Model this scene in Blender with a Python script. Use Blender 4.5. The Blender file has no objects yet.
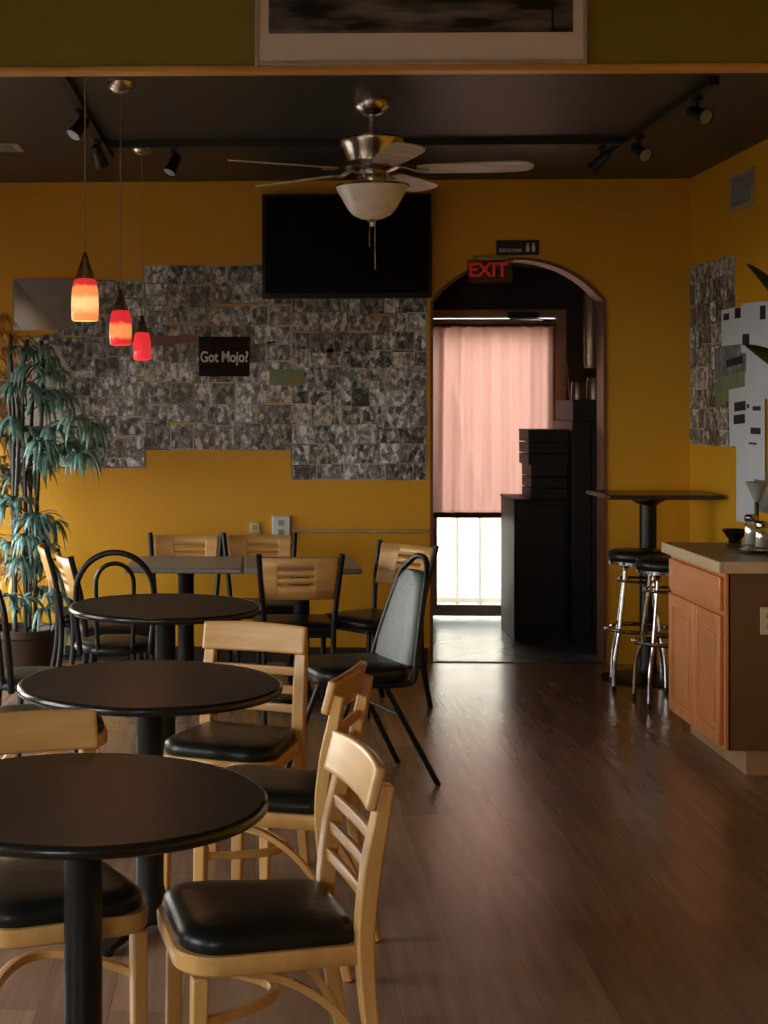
import bpy, bmesh, math, random
from mathutils import Vector, Matrix
R = math.radians
random.seed(7)
SC = bpy.context.scene
COL = SC.collection
TH = R(2.5)
CS, SN = math.cos(TH), math.sin(TH)

def cw(u, d):
    """offset u to the right of, and distance d along, the viewing direction -> floor plan X, Y"""
    return (u * CS - d * SN, u * SN + d * CS)

# ------------------------------------------------------------------ materials
def nodes_of(m):
    m.use_nodes = True
    nt = m.node_tree
    return nt, nt.nodes['Principled BSDF']

def mat(name, col, rough=0.5, metal=0.0, spec=0.5, noise=None, bump=None, coat=0.0, col2=None, stretch=(1, 1, 1), emit=None):
    m = bpy.data.materials.new(name)
    nt, b = nodes_of(m)
    b.inputs['Base Color'].default_value = (*col, 1)
    b.inputs['Roughness'].default_value = rough
    b.inputs['Metallic'].default_value = metal
    b.inputs['Specular IOR Level'].default_value = spec
    b.inputs['Coat Weight'].default_value = coat
    b.inputs['Coat Roughness'].default_value = 0.15
    if noise or bump:
        tc = nt.nodes.new('ShaderNodeTexCoord')
        mp = nt.nodes.new('ShaderNodeMapping')
        mp.inputs['Scale'].default_value = stretch
        nt.links.new(tc.outputs['Object'], mp.inputs['Vector'])
    if noise:
        n = nt.nodes.new('ShaderNodeTexNoise')
        n.inputs['Scale'].default_value = noise
        n.inputs['Detail'].default_value = 5
        nt.links.new(mp.outputs[0], n.inputs['Vector'])
        r = nt.nodes.new('ShaderNodeValToRGB')
        c2 = col2 or tuple(c * 0.7 for c in col)
        r.color_ramp.elements[0].position = 0.3
        r.color_ramp.elements[1].position = 0.7
        r.color_ramp.elements[0].color = (*c2, 1)
        r.color_ramp.elements[1].color = (*col, 1)
        nt.links.new(n.outputs['Fac'], r.inputs['Fac'])
        nt.links.new(r.outputs[0], b.inputs['Base Color'])
    if bump:
        n2 = nt.nodes.new('ShaderNodeTexNoise')
        n2.inputs['Scale'].default_value = bump[0]
        n2.inputs['Detail'].default_value = 4
        nt.links.new(mp.outputs[0], n2.inputs['Vector'])
        bp = nt.nodes.new('ShaderNodeBump')
        bp.inputs['Strength'].default_value = bump[1]
        bp.inputs['Distance'].default_value = 0.01
        nt.links.new(n2.outputs['Fac'], bp.inputs['Height'])
        nt.links.new(bp.outputs[0], b.inputs['Normal'])
    return m

M = {}
M['mustard'] = mat('mustard paint', (0.67, 0.335, 0.011), 0.55, noise=1.3, col2=(0.62, 0.305, 0.010), bump=(60, 0.15))
M['green'] = mat('olive green paint', (0.25, 0.225, 0.022), 0.6, noise=2, col2=(0.235, 0.21, 0.02), bump=(60, 0.15))
M['trimwood'] = mat('orange trim wood', (0.80, 0.42, 0.10), 0.4, noise=3, stretch=(1, 12, 12))
M['ceil'] = mat('dark ceiling paint', (0.030, 0.029, 0.027), 0.45, noise=2.5, col2=(0.022, 0.021, 0.020), bump=(25, 0.3))
M['white_ceil'] = mat('white ceiling', (0.42, 0.40, 0.36), 0.8, noise=3)
M['birch'] = mat('light birch wood', (0.64, 0.38, 0.13), 0.33, noise=2.2, stretch=(10, 10, 1.4), col2=(0.54, 0.29, 0.085), coat=0.25)
M['panelwood'] = mat('light panel wood', (0.62, 0.37, 0.14), 0.35, noise=2.5, stretch=(1.5, 8, 12), col2=(0.50, 0.27, 0.085), coat=0.2)
M['vinyl'] = mat('black vinyl', (0.010, 0.011, 0.010), 0.33, spec=.35, noise=6, col2=(0.007, 0.008, 0.007), bump=(14, 0.25))
M['greyvinyl'] = mat('grey green vinyl', (0.14, 0.175, 0.165), 0.45, noise=9, col2=(0.11, 0.14, 0.135), bump=(40, 0.3))
M['blackmetal'] = mat('black metal', (0.008, 0.008, 0.008), 0.35, noise=12, spec=0.28, col2=(0.006, 0.006, 0.006))
M['tabletop'] = mat('black laminate', (0.013, 0.013, 0.013), 0.40, spec=.22, noise=40, col2=(0.010, 0.010, 0.010), bump=(160, 0.08))
M['tableedge'] = mat('black rubber edge', (0.012, 0.012, 0.011), 0.22, noise=20)
M['chrome'] = mat('chrome', (0.50, 0.49, 0.47), 0.14, 1.0, noise=5, col2=(0.42, 0.41, 0.40))
M['nickel'] = mat('brushed nickel', (0.62, 0.56, 0.48), 0.25, 1.0, noise=30, stretch=(1, 1, 20), col2=(0.50, 0.45, 0.38))
M['cherry'] = mat('reddish cabinet wood', (0.66, 0.25, 0.085), 0.38, noise=2.4, stretch=(9, 9, 1.2), col2=(0.54, 0.19, 0.06), coat=0.2)
M['cherry_h'] = mat('reddish cabinet wood across', (0.66, 0.25, 0.085), 0.38, noise=2.4, stretch=(9, 1.2, 9), col2=(0.54, 0.19, 0.06), coat=0.2)
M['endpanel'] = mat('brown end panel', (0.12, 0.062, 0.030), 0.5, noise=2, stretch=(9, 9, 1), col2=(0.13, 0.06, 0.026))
M['plinth'] = mat('pale plinth wood', (0.42, 0.25, 0.13), 0.5, noise=2, stretch=(1, 2, 9))
M['counter'] = mat('brown counter laminate', (0.20, 0.13, 0.075), 0.3, noise=60, col2=(0.12, 0.08, 0.05))
M['counteredge'] = mat('beige counter edge', (0.55, 0.42, 0.26), 0.4, noise=30, col2=(0.48, 0.36, 0.22))
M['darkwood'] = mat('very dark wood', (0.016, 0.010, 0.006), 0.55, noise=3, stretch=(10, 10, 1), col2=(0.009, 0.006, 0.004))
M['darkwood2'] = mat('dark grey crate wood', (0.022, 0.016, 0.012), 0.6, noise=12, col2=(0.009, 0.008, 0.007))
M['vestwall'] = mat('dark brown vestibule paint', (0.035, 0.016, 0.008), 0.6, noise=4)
M['doorwood'] = mat('brown door wood', (0.20, 0.11, 0.06), 0.45, noise=3, stretch=(8, 8, 1))
M['cream'] = mat('cream plastic', (0.58, 0.52, 0.40), 0.4, noise=10, col2=(0.54, 0.48, 0.36))
M['white'] = mat('white plastic', (0.62, 0.64, 0.64), 0.4, noise=10, col2=(0.58, 0.6, 0.6))
M['ventgrey'] = mat('grey vent metal', (0.30, 0.31, 0.30), 0.5, noise=10)
M['beigetrim'] = mat('beige trim', (0.50, 0.34, 0.16), 0.45, noise=8)
M['screen'] = mat('television screen', (0.004, 0.004, 0.004), 0.22, noise=3, spec=0.3)
M['tvbezel'] = mat('television bezel', (0.008, 0.008, 0.008), 0.3, noise=10)
M['frame_white'] = mat('pale picture mount', (0.85, 0.77, 0.70), 0.6, noise=30, col2=(0.82, 0.74, 0.67))
M['paper'] = mat('white paper', (0.62, 0.66, 0.70), 0.7, noise=5, col2=(0.56, 0.60, 0.66))
M['papergrey'] = mat('grey poster paper', (0.26, 0.25, 0.23), 0.6, noise=8, col2=(0.20, 0.195, 0.18))
M['paperpale'] = mat('pale grey poster paper', (0.60, 0.56, 0.50), 0.6, noise=5, col2=(0.42, 0.39, 0.35))
M['paperbrown'] = mat('dull pink paper', (0.30, 0.15, 0.10), 0.6, noise=9)
M['papergreen'] = mat('green printed paper', (0.10, 0.22, 0.17), 0.6, noise=14, col2=(0.30, 0.22, 0.07))
M['signblack'] = mat('black sign card', (0.006, 0.006, 0.006), 0.5, spec=.1, noise=7, col2=(0.02, 0.008, 0.005))
M['letter'] = mat('pale lettering', (0.75, 0.75, 0.70), 0.5, noise=9)
M['ink'] = mat('dark ink', (0.02, 0.02, 0.022), 0.6, noise=9)
M['redletter'] = mat('red sign letters', (0.42, 0.012, 0.012), 0.4, noise=9)
M['redletter'].node_tree.nodes['Principled BSDF'].inputs['Emission Color'].default_value = (1, 0.03, 0.02, 1)
M['redletter'].node_tree.nodes['Principled BSDF'].inputs['Emission Strength'].default_value = 0.10
M['leaf'] = mat('teal green leaf', (0.24, 0.42, 0.38), 0.33, noise=11, col2=(0.05, 0.14, 0.115))
M['goldlitleaf'] = mat('gold lit leaf', (0.95, 0.62, 0.22), 0.5, noise=6, col2=(0.60, 0.33, 0.08))  # warm window light on the leaves is put into this colour
M['darkleaf'] = mat('dark olive leaf', (0.035, 0.045, 0.014), 0.35, noise=5, col2=(0.02, 0.02, 0.01))
M['cane'] = mat('dark cane', (0.018, 0.014, 0.010), 0.5, noise=8, stretch=(1, 1, 5))
M['pot'] = mat('dark brown pot', (0.045, 0.022, 0.012), 0.5, noise=6)
M['soil'] = mat('soil', (0.03, 0.02, 0.012), 0.9, noise=40)
M['bowlglass'] = mat('frosted lamp bowl', (0.88, 0.82, 0.72), 0.35, noise=18, col2=(0.70, 0.64, 0.56))
M['blade'] = mat('fan blade', (0.60, 0.52, 0.42), 0.4, noise=3, stretch=(1, 6, 1), col2=(0.33, 0.28, 0.22))
M['bladedark'] = mat('dark fan blade', (0.05, 0.03, 0.02), 0.4, noise=3)
M['blackmatte'] = mat('black matte', (0.008, 0.008, 0.008), 0.5, noise=20)
M['darkglaze'] = mat('dark glazed ceramic', (0.012, 0.010, 0.009), 0.15, noise=5)
M['salt'] = mat('white granules', (0.75, 0.73, 0.66), 0.8, noise=120)
M['concrete'] = mat('concrete', (0.22, 0.21, 0.19), 0.85, noise=3)
M['railpaint'] = mat('railing paint', (0.62, 0.56, 0.44), 0.6, noise=5)
M['cord'] = mat('pendant cord', (0.40, 0.30, 0.17), 0.4, noise=30)

def glassy(name, tint=(1, 1, 1), refl=0.08, rough=0.03):
    m = bpy.data.materials.new(name); m.use_nodes = True; nt = m.node_tree
    nt.nodes.clear()
    o = nt.nodes.new('ShaderNodeOutputMaterial'); mx = nt.nodes.new('ShaderNodeMixShader')
    t = nt.nodes.new('ShaderNodeBsdfTransparent'); g = nt.nodes.new('ShaderNodeBsdfGlossy')
    t.inputs[0].default_value = (*tint, 1); g.inputs['Roughness'].default_value = rough
    mx.inputs[0].default_value = refl
    nt.links.new(t.outputs[0], mx.inputs[1]); nt.links.new(g.outputs[0], mx.inputs[2]); nt.links.new(mx.outputs[0], o.inputs[0])
    return m
M['glass'] = glassy('window glass')
M['jar'] = glassy('jar glass', (0.85, 0.88, 0.86), 0.25, 0.08)
M['plate'] = glassy('clear sign plate', (0.75, 0.62, 0.52), 0.12, 0.2)

def curtain_mat():
    m = bpy.data.materials.new('pink curtain cloth'); m.use_nodes = True; nt = m.node_tree
    nt.nodes.clear()
    o = nt.nodes.new('ShaderNodeOutputMaterial'); mx = nt.nodes.new('ShaderNodeMixShader')
    d = nt.nodes.new('ShaderNodeBsdfDiffuse'); t = nt.nodes.new('ShaderNodeBsdfTranslucent')
    tc = nt.nodes.new('ShaderNodeTexCoord'); n = nt.nodes.new('ShaderNodeTexNoise'); n.inputs['Scale'].default_value = 60
    r = nt.nodes.new('ShaderNodeValToRGB')
    r.color_ramp.elements[0].color = (0.43, 0.225, 0.18, 1); r.color_ramp.elements[1].color = (0.48, 0.26, 0.21, 1)
    nt.links.new(tc.outputs['Object'], n.inputs['Vector']); nt.links.new(n.outputs['Fac'], r.inputs[0])
    nt.links.new(r.outputs[0], d.inputs[0]); nt.links.new(r.outputs[0], t.inputs[0])
    mx.inputs[0].default_value = 0.5
    nt.links.new(d.outputs[0], mx.inputs[1]); nt.links.new(t.outputs[0], mx.inputs[2]); nt.links.new(mx.outputs[0], o.inputs[0])
    return m
M['curtain'] = curtain_mat()

def floor_mat():
    m = bpy.data.materials.new('laminate planks'); nt, b = nodes_of(m)
    tc = nt.nodes.new('ShaderNodeTexCoord'); mp = nt.nodes.new('ShaderNodeMapping')
    mp.inputs['Rotation'].default_value = (0, 0, R(90))
    nt.links.new(tc.outputs['Object'], mp.inputs[0])
    br = nt.nodes.new('ShaderNodeTexBrick')
    br.inputs['Scale'].default_value = 1.0
    br.inputs['Brick Width'].default_value = 1.2; br.inputs['Row Height'].default_value = 0.19
    br.inputs['Mortar Size'].default_value = 0.0012; br.inputs['Mortar Smooth'].default_value = 0.1
    br.offset = 0.37
    br.inputs['Color1'].default_value = (0.27, 0.170, 0.115, 1)
    br.inputs['Color2'].default_value = (0.20, 0.123, 0.083, 1)
    br.inputs['Mortar'].default_value = (0.15, 0.085, 0.055, 1)
    nt.links.new(mp.outputs[0], br.inputs['Vector'])
    mp2 = nt.nodes.new('ShaderNodeMapping'); mp2.inputs['Scale'].default_value = (14, 1.1, 1)
    nt.links.new(tc.outputs['Object'], mp2.inputs[0])
    n = nt.nodes.new('ShaderNodeTexNoise'); n.inputs['Scale'].default_value = 2; n.inputs['Detail'].default_value = 6
    nt.links.new(mp2.outputs[0], n.inputs[0])
    r = nt.nodes.new('ShaderNodeValToRGB'); r.color_ramp.elements[0].color = (0.72, 0.70, 0.68, 1); r.color_ramp.elements[1].color = (1.15, 1.13, 1.1, 1)
    r.color_ramp.elements[0].position = 0.3; r.color_ramp.elements[1].position = 0.75
    nt.links.new(n.outputs['Fac'], r.inputs[0])
    mx = nt.nodes.new('ShaderNodeMix'); mx.data_type = 'RGBA'; mx.blend_type = 'MULTIPLY'; mx.inputs[0].default_value = 1
    nt.links.new(br.outputs['Color'], mx.inputs[6]); nt.links.new(r.outputs[0], mx.inputs[7])
    nt.links.new(mx.outputs[2], b.inputs['Base Color'])
    n3 = nt.nodes.new('ShaderNodeTexNoise'); n3.inputs['Scale'].default_value = 3.0; n3.inputs['Detail'].default_value = 5
    nt.links.new(tc.outputs['Object'], n3.inputs[0])
    mr = nt.nodes.new('ShaderNodeMapRange'); mr.inputs[1].default_value = 0.3; mr.inputs[2].default_value = 0.7
    mr.inputs[3].default_value = 0.22; mr.inputs[4].default_value = 0.25
    nt.links.new(n3.outputs['Fac'], mr.inputs[0]); nt.links.new(mr.outputs[0], b.inputs['Roughness'])
    b.inputs['Specular IOR Level'].default_value = 0.55
    return m
M['floor'] = floor_mat()

def tile_mat():
    m = bpy.data.materials.new('grey floor tile'); nt, b = nodes_of(m)
    tc = nt.nodes.new('ShaderNodeTexCoord'); mp = nt.nodes.new('ShaderNodeMapping')
    mp.inputs['Rotation'].default_value = (0, 0, R(45)); mp.inputs['Location'].default_value = (0.13, 0.05, 0)
    nt.links.new(tc.outputs['Object'], mp.inputs[0])
    br = nt.nodes.new('ShaderNodeTexBrick'); br.offset = 0
    br.inputs['Scale'].default_value = 1.0; br.inputs['Brick Width'].default_value = 0.45; br.inputs['Row Height'].default_value = 0.45
    br.inputs['Mortar Size'].default_value = 0.006
    br.inputs['Color1'].default_value = (0.15, 0.17, 0.17, 1); br.inputs['Color2'].default_value = (0.18, 0.195, 0.19, 1)
    br.inputs['Mortar'].default_value = (0.03, 0.03, 0.028, 1)
    nt.links.new(mp.outputs[0], br.inputs['Vector']); nt.links.new(br.outputs['Color'], b.inputs['Base Color'])
    b.inputs['Roughness'].default_value = 0.25
    b.inputs['Specular IOR Level'].default_value = 0.6
    return m
M['tile'] = tile_mat()

def print_mat(name, lo, hi, sc=24):
    """black and white photographic print: blotchy figures, different on every print"""
    m = bpy.data.materials.new(name); nt, b = nodes_of(m)
    tc = nt.nodes.new('ShaderNodeTexCoord'); oi = nt.nodes.new('ShaderNodeObjectInfo')
    vm = nt.nodes.new('ShaderNodeVectorMath'); vm.operation = 'SCALE'
    cb = nt.nodes.new('ShaderNodeCombineXYZ')
    for i in range(3): nt.links.new(oi.outputs['Random'], cb.inputs[i])
    nt.links.new(cb.outputs[0], vm.inputs[0]); vm.inputs[3].default_value = 57.0
    ad = nt.nodes.new('ShaderNodeVectorMath'); ad.operation = 'ADD'
    nt.links.new(tc.outputs['Object'], ad.inputs[0]); nt.links.new(vm.outputs[0], ad.inputs[1])
    n = nt.nodes.new('ShaderNodeTexNoise'); n.inputs['Scale'].default_value = sc; n.inputs['Detail'].default_value = 6
    n.inputs['Roughness'].default_value = 0.72; n.inputs['Distortion'].default_value = 0.6
    nt.links.new(ad.outputs[0], n.inputs[0])
    v = nt.nodes.new('ShaderNodeTexVoronoi'); v.inputs['Scale'].default_value = sc * 0.9; v.feature = 'SMOOTH_F1'
    v.inputs['Smoothness'].default_value = 0.25
    wv = nt.nodes.new('ShaderNodeVectorMath'); wv.operation = 'MULTIPLY'; wv.inputs[1].default_value = (1.5, 1, 0.75)
    nt.links.new(ad.outputs[0], wv.inputs[0]); nt.links.new(wv.outputs[0], v.inputs['Vector'])
    sep = nt.nodes.new('ShaderNodeSeparateColor'); nt.links.new(v.outputs['Color'], sep.inputs[0])
    a1 = nt.nodes.new('ShaderNodeMath'); a1.operation = 'MULTIPLY_ADD'; a1.inputs[1].default_value = 0.30
    nt.links.new(sep.outputs[0], a1.inputs[0]); nt.links.new(n.outputs['Fac'], a1.inputs[2])
    a2 = nt.nodes.new('ShaderNodeMath'); a2.operation = 'MULTIPLY_ADD'; a2.inputs[1].default_value = 0.22
    nt.links.new(oi.outputs['Random'], a2.inputs[0]); nt.links.new(a1.outputs[0], a2.inputs[2])
    r = nt.nodes.new('ShaderNodeValToRGB')
    r.color_ramp.elements[0].position = 0.60; r.color_ramp.elements[1].position = 1.02
    r.color_ramp.elements[0].color = (*lo, 1); r.color_ramp.elements[1].color = (*hi, 1)
    e = r.color_ramp.elements.new(0.80); e.color = (*[l * 0.72 + h * 0.28 for l, h in zip(lo, hi)], 1)
    nt.links.new(a2.outputs[0], r.inputs[0]); nt.links.new(r.outputs[0], b.inputs['Base Color'])
    b.inputs['Roughness'].default_value = 0.4
    return m
M['photo'] = print_mat('black and white print', (0.020, 0.021, 0.021), (0.82, 0.86, 0.86), 30)
M['photo2'] = print_mat('brownish print', (0.035, 0.028, 0.023), (0.70, 0.66, 0.60), 34)
M['border'] = mat('print border', (0.55, 0.56, 0.54), 0.5)
_nt, _b = nodes_of(M['border'])
_oi = _nt.nodes.new('ShaderNodeObjectInfo'); _m = _nt.nodes.new('ShaderNodeMath'); _m.operation = 'MULTIPLY'; _m.inputs[1].default_value = 17.31
_f = _nt.nodes.new('ShaderNodeMath'); _f.operation = 'FRACT'
_r = _nt.nodes.new('ShaderNodeValToRGB'); _r.color_ramp.elements[0].color = (.03, .03, .03, 1); _r.color_ramp.elements[1].color = (.50, .51, .50, 1)
_nt.links.new(_oi.outputs['Random'], _m.inputs[0]); _nt.links.new(_m.outputs[0], _f.inputs[0]); _nt.links.new(_f.outputs[0], _r.inputs[0]); _nt.links.new(_r.outputs[0], _b.inputs['Base Color'])

def harbour_mat():
    m = bpy.data.materials.new('old landscape photograph'); nt, b = nodes_of(m)
    tc = nt.nodes.new('ShaderNodeTexCoord'); mp = nt.nodes.new('ShaderNodeMapping'); mp.inputs['Scale'].default_value = (1, 1, 5)
    nt.links.new(tc.outputs['Object'], mp.inputs[0])
    n = nt.nodes.new('ShaderNodeTexNoise'); n.inputs['Scale'].default_value = 4; n.inputs['Detail'].default_value = 6
    nt.links.new(mp.outputs[0], n.inputs[0])
    r = nt.nodes.new('ShaderNodeValToRGB')
    r.color_ramp.elements[0].position = 0.4; r.color_ramp.elements[1].position = 0.72
    r.color_ramp.elements[0].color = (0.008, 0.008, 0.008, 1); r.color_ramp.elements[1].color = (0.30, 0.28, 0.26, 1)
    nt.links.new(n.outputs['Fac'], r.inputs[0]); nt.links.new(r.outputs[0], b.inputs['Base Color'])
    b.inputs['Roughness'].default_value = 0.3
    return m
M['harbour'] = harbour_mat()

def shade_mat(name, stops, strength):
    """lit coloured glass, its colour bands running down the shade"""
    m = bpy.data.materials.new(name); nt, b = nodes_of(m)
    tc = nt.nodes.new('ShaderNodeTexCoord'); s = nt.nodes.new('ShaderNodeSeparateXYZ')
    nt.links.new(tc.outputs['Object'], s.inputs[0])
    n = nt.nodes.new('ShaderNodeTexNoise'); n.inputs['Scale'].default_value = 25; nt.links.new(tc.outputs['Object'], n.inputs[0])
    ma = nt.nodes.new('ShaderNodeMath'); ma.operation = 'MULTIPLY_ADD'; ma.inputs[1].default_value = 0.03
    nt.links.new(n.outputs['Fac'], ma.inputs[0]); nt.links.new(s.outputs[2], ma.inputs[2])
    mr = nt.nodes.new('ShaderNodeMapRange'); mr.inputs[1].default_value = 0.015; mr.inputs[2].default_value = 0.165
    nt.links.new(ma.outputs[0], mr.inputs[0])
    r = nt.nodes.new('ShaderNodeValToRGB'); cr = r.color_ramp
    cr.elements[0].position = stops[0][0]; cr.elements[0].color = (*stops[0][1], 1)
    cr.elements[1].position = stops[-1][0]; cr.elements[1].color = (*stops[-1][1], 1)
    for p, c in stops[1:-1]:
        e = cr.elements.new(p); e.color = (*c, 1)
    nt.links.new(mr.outputs[0], r.inputs[0])
    nt.links.new(r.outputs[0], b.inputs['Base Color']); nt.links.new(r.outputs[0], b.inputs['Emission Color'])
    b.inputs['Emission Strength'].default_value = strength
    b.inputs['Roughness'].default_value = 0.2
    return m
RED, ORG, YEL = (0.62, 0.025, 0.03), (0.95, 0.27, 0.08), (0.90, 0.60, 0.25)
M['shade_amber'] = shade_mat('amber glass shade', [(0.0, ORG), (0.14, ORG), (0.35, YEL), (0.5, YEL), (0.62, ORG), (0.78, ORG), (0.84, RED), (1.0, RED)], 0.9)
M['shade_mid'] = shade_mat('red and amber glass shade', [(0.0, RED), (0.15, RED), (0.25, ORG), (0.55, ORG), (0.65, RED), (1.0, RED)], 0.9)
M['shade_red'] = shade_mat('red glass shade', [(0.0, RED), (1.0, RED)], 1.0)

# ------------------------------------------------------------------ mesh helpers
def obj(name, bm, m, parent=None, smooth=35, bevel=0, loc=None, subsurf=0, solid=None):
    me = bpy.data.meshes.new(name)
    bmesh.ops.recalc_face_normals(bm, faces=bm.faces[:]) if solid is None else None
    bm.to_mesh(me); bm.free()
    for mm in (m if isinstance(m, (list, tuple)) else [m]): me.materials.append(mm)
    me.polygons.foreach_set('use_smooth', [True] * len(me.polygons))
    if smooth < 180: me.set_sharp_from_angle(angle=R(smooth))
    o = bpy.data.objects.new(name, me); COL.objects.link(o)
    if solid:
        s = o.modifiers.new('s', 'SOLIDIFY'); s.thickness = solid; s.offset = 0
    if bevel:
        b = o.modifiers.new('b', 'BEVEL'); b.width = bevel; b.segments = 2; b.limit_method = 'ANGLE'; b.angle_limit = R(40)
    if subsurf:
        s = o.modifiers.new('ss', 'SUBSURF'); s.levels = subsurf; s.render_levels = subsurf
    if parent: o.parent = parent
    if loc: o.location = loc
    return o

def thing(name, label, cat, loc=(0, 0, 0), rz=0, group=None):
    o = bpy.data.objects.new(name, None); COL.objects.link(o)
    o.empty_display_size = 0.1
    o.location = loc; o.rotation_euler = (0, 0, rz)
    tag(o, label, cat, group)
    return o

def tag(o, label, cat, group=None):
    o['label'] = label; o['category'] = cat
    if group: o['group'] = group
    return o

def struct(name, bm, m, parent=None, **k):
    o = obj(name, bm, m, parent, **k)
    if not parent: o['kind'] = 'structure'
    return o

def dup(root, label, loc, rz, scale=None):
    r = root.copy(); COL.objects.link(r); r.location = loc; r.rotation_euler = (0, 0, rz); r['label'] = label
    for ch in list(root.children):
        c = ch.copy(); COL.objects.link(c); c.parent = r
        for g in list(ch.children):
            d = g.copy(); COL.objects.link(d); d.parent = c
    return r

def box(bm, c, s, rot=None, mi=0):
    vs = []
    for x in (-.5, .5):
        for y in (-.5, .5):
            for z in (-.5, .5):
                v = Vector((x * s[0], y * s[1], z * s[2]))
                if rot: v = rot @ v
                vs.append(bm.verts.new(v + Vector(c)))
    fs = [(0, 1, 3, 2), (4, 6, 7, 5), (0, 4, 5, 1), (2, 3, 7, 6), (0, 2, 6, 4), (1, 5, 7, 3)]
    out = []
    for f in fs:
        ff = bm.faces.new([vs[i] for i in f]); ff.material_index = mi; out.append(ff)
    return out

def bx(x0, x1, y0, y1, z0, z1, bm=None):
    bm = bm or bmesh.new()
    box(bm, ((x0 + x1) / 2, (y0 + y1) / 2, (z0 + z1) / 2), (abs(x1 - x0), abs(y1 - y0), abs(z1 - z0)))
    return bm

def smooth_path(pts, n=6):
    """Catmull-Rom through pts"""
    P = [Vector(p) for p in pts]
    P = [P[0] * 2 - P[1]] + P + [P[-1] * 2 - P[-2]]
    out = []
    for i in range(1, len(P) - 2):
        for k in range(n):
            t = k / n
            a, b, c, d = P[i - 1], P[i], P[i + 1], P[i + 2]
            out.append(0.5 * ((2 * b) + (-a + c) * t + (2 * a - 5 * b + 4 * c - d) * t * t + (-a + 3 * b - 3 * c + d) * t ** 3))
    out.append(P[-2])
    return out

def sweep(bm, pts, prof, closed=False, up=(0, 0, 1), cap=True, scl=None):
    """sweep a closed 2D profile [(a,b)] along pts"""
    P = [Vector(p) for p in pts]; n = len(P); rings = []
    upv = Vector(up)
    prev = None
    for i, p in enumerate(P):
        if closed: t = P[(i + 1) % n] - P[i - 1]
        else: t = P[min(i + 1, n - 1)] - P[max(i - 1, 0)]
        t.normalize()
        if prev is None:
            side = t.cross(upv)
            if side.length < 1e-3: side = t.cross(Vector((1, 0, 0)))
            side.normalize()
        else:
            side = prev - t * prev.dot(t); side.normalize()
        prev = side
        nrm = side.cross(t)
        k = scl[i] if scl else 1
        rings.append([bm.verts.new(p + side * a * k + nrm * b * k) for a, b in prof])
    m = len(prof)
    rng = range(n) if closed else range(n - 1)
    for i in rng:
        A, B = rings[i], rings[(i + 1) % n]
        for j in range(m):
            bm.faces.new((A[j], A[(j + 1) % m], B[(j + 1) % m], B[j]))
    if not closed and cap:
        bm.faces.new(rings[0][::-1]); bm.faces.new(rings[-1])

def circ(r, n=10): return [(r * math.cos(2 * math.pi * k / n), r * math.sin(2 * math.pi * k / n)) for k in range(n)]
def rect(a, b): return [(-a / 2, -b / 2), (a / 2, -b / 2), (a / 2, b / 2), (-a / 2, b / 2)]
def tube(bm, pts, r, n=10, closed=False, smooth=0, scl=None):
    if smooth: pts = smooth_path(pts, smooth)
    sweep(bm, pts, circ(r, n), closed, scl=scl)

def lathe(bm, prof, n=32, c=(0, 0, 0), mi=0):
    """prof [(r,z)] revolved round z"""
    rings = []
    for r, z in prof:
        if r < 1e-5: rings.append([bm.verts.new((c[0], c[1], c[2] + z))])
        else: rings.append([bm.verts.new((c[0] + r * math.cos(2 * math.pi * k / n), c[1] + r * math.sin(2 * math.pi * k / n), c[2] + z)) for k in range(n)])
    for A, B in zip(rings[:-1], rings[1:]):
        for k in range(n):
            k2 = (k + 1) % n
            if len(A) == 1 and len(B) == 1: continue
            if len(A) == 1: f = bm.faces.new((A[0], B[k], B[k2]))
            elif len(B) == 1: f = bm.faces.new((A[k], A[k2], B[0]))
            else: f = bm.faces.new((A[k], A[k2], B[k2], B[k]))
            f.material_index = mi
    return bm

def layers(bm, outline_fn, levels, cap=True):
    """stack of outlines: levels [(z, scale)]"""
    rings = []
    for z, s in levels:
        rings.append([bm.verts.new((x * s, y * s, z)) for x, y in outline_fn])
    m = len(outline_fn)
    for A, B in zip(rings[:-1], rings[1:]):
        for j in range(m):
            bm.faces.new((A[j], A[(j + 1) % m], B[(j + 1) % m], B[j]))
    if cap:
        bm.faces.new(rings[0][::-1]); bm.faces.new(rings[-1])
    return bm

def seat_outline(wf, wr, d, rf=0.09, rr=0.03, n=7):
    """trapezoid seat, front at -y with round corners"""
    pts = []
    def corner(cx, cy, r, a0):
        for k in range(n + 1):
            a = R(a0 + 90 * k / n)
            pts.append((cx + r * math.cos(a), cy + r * math.sin(a)))
    corner(wr / 2 - rr, d / 2 - rr, rr, 0)
    corner(-wr / 2 + rr, d / 2 - rr, rr, 90)
    corner(-wf / 2 + rf, -d / 2 + rf, rf, 180)
    corner(wf / 2 - rf, -d / 2 + rf, rf, 270)
    return pts

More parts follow.
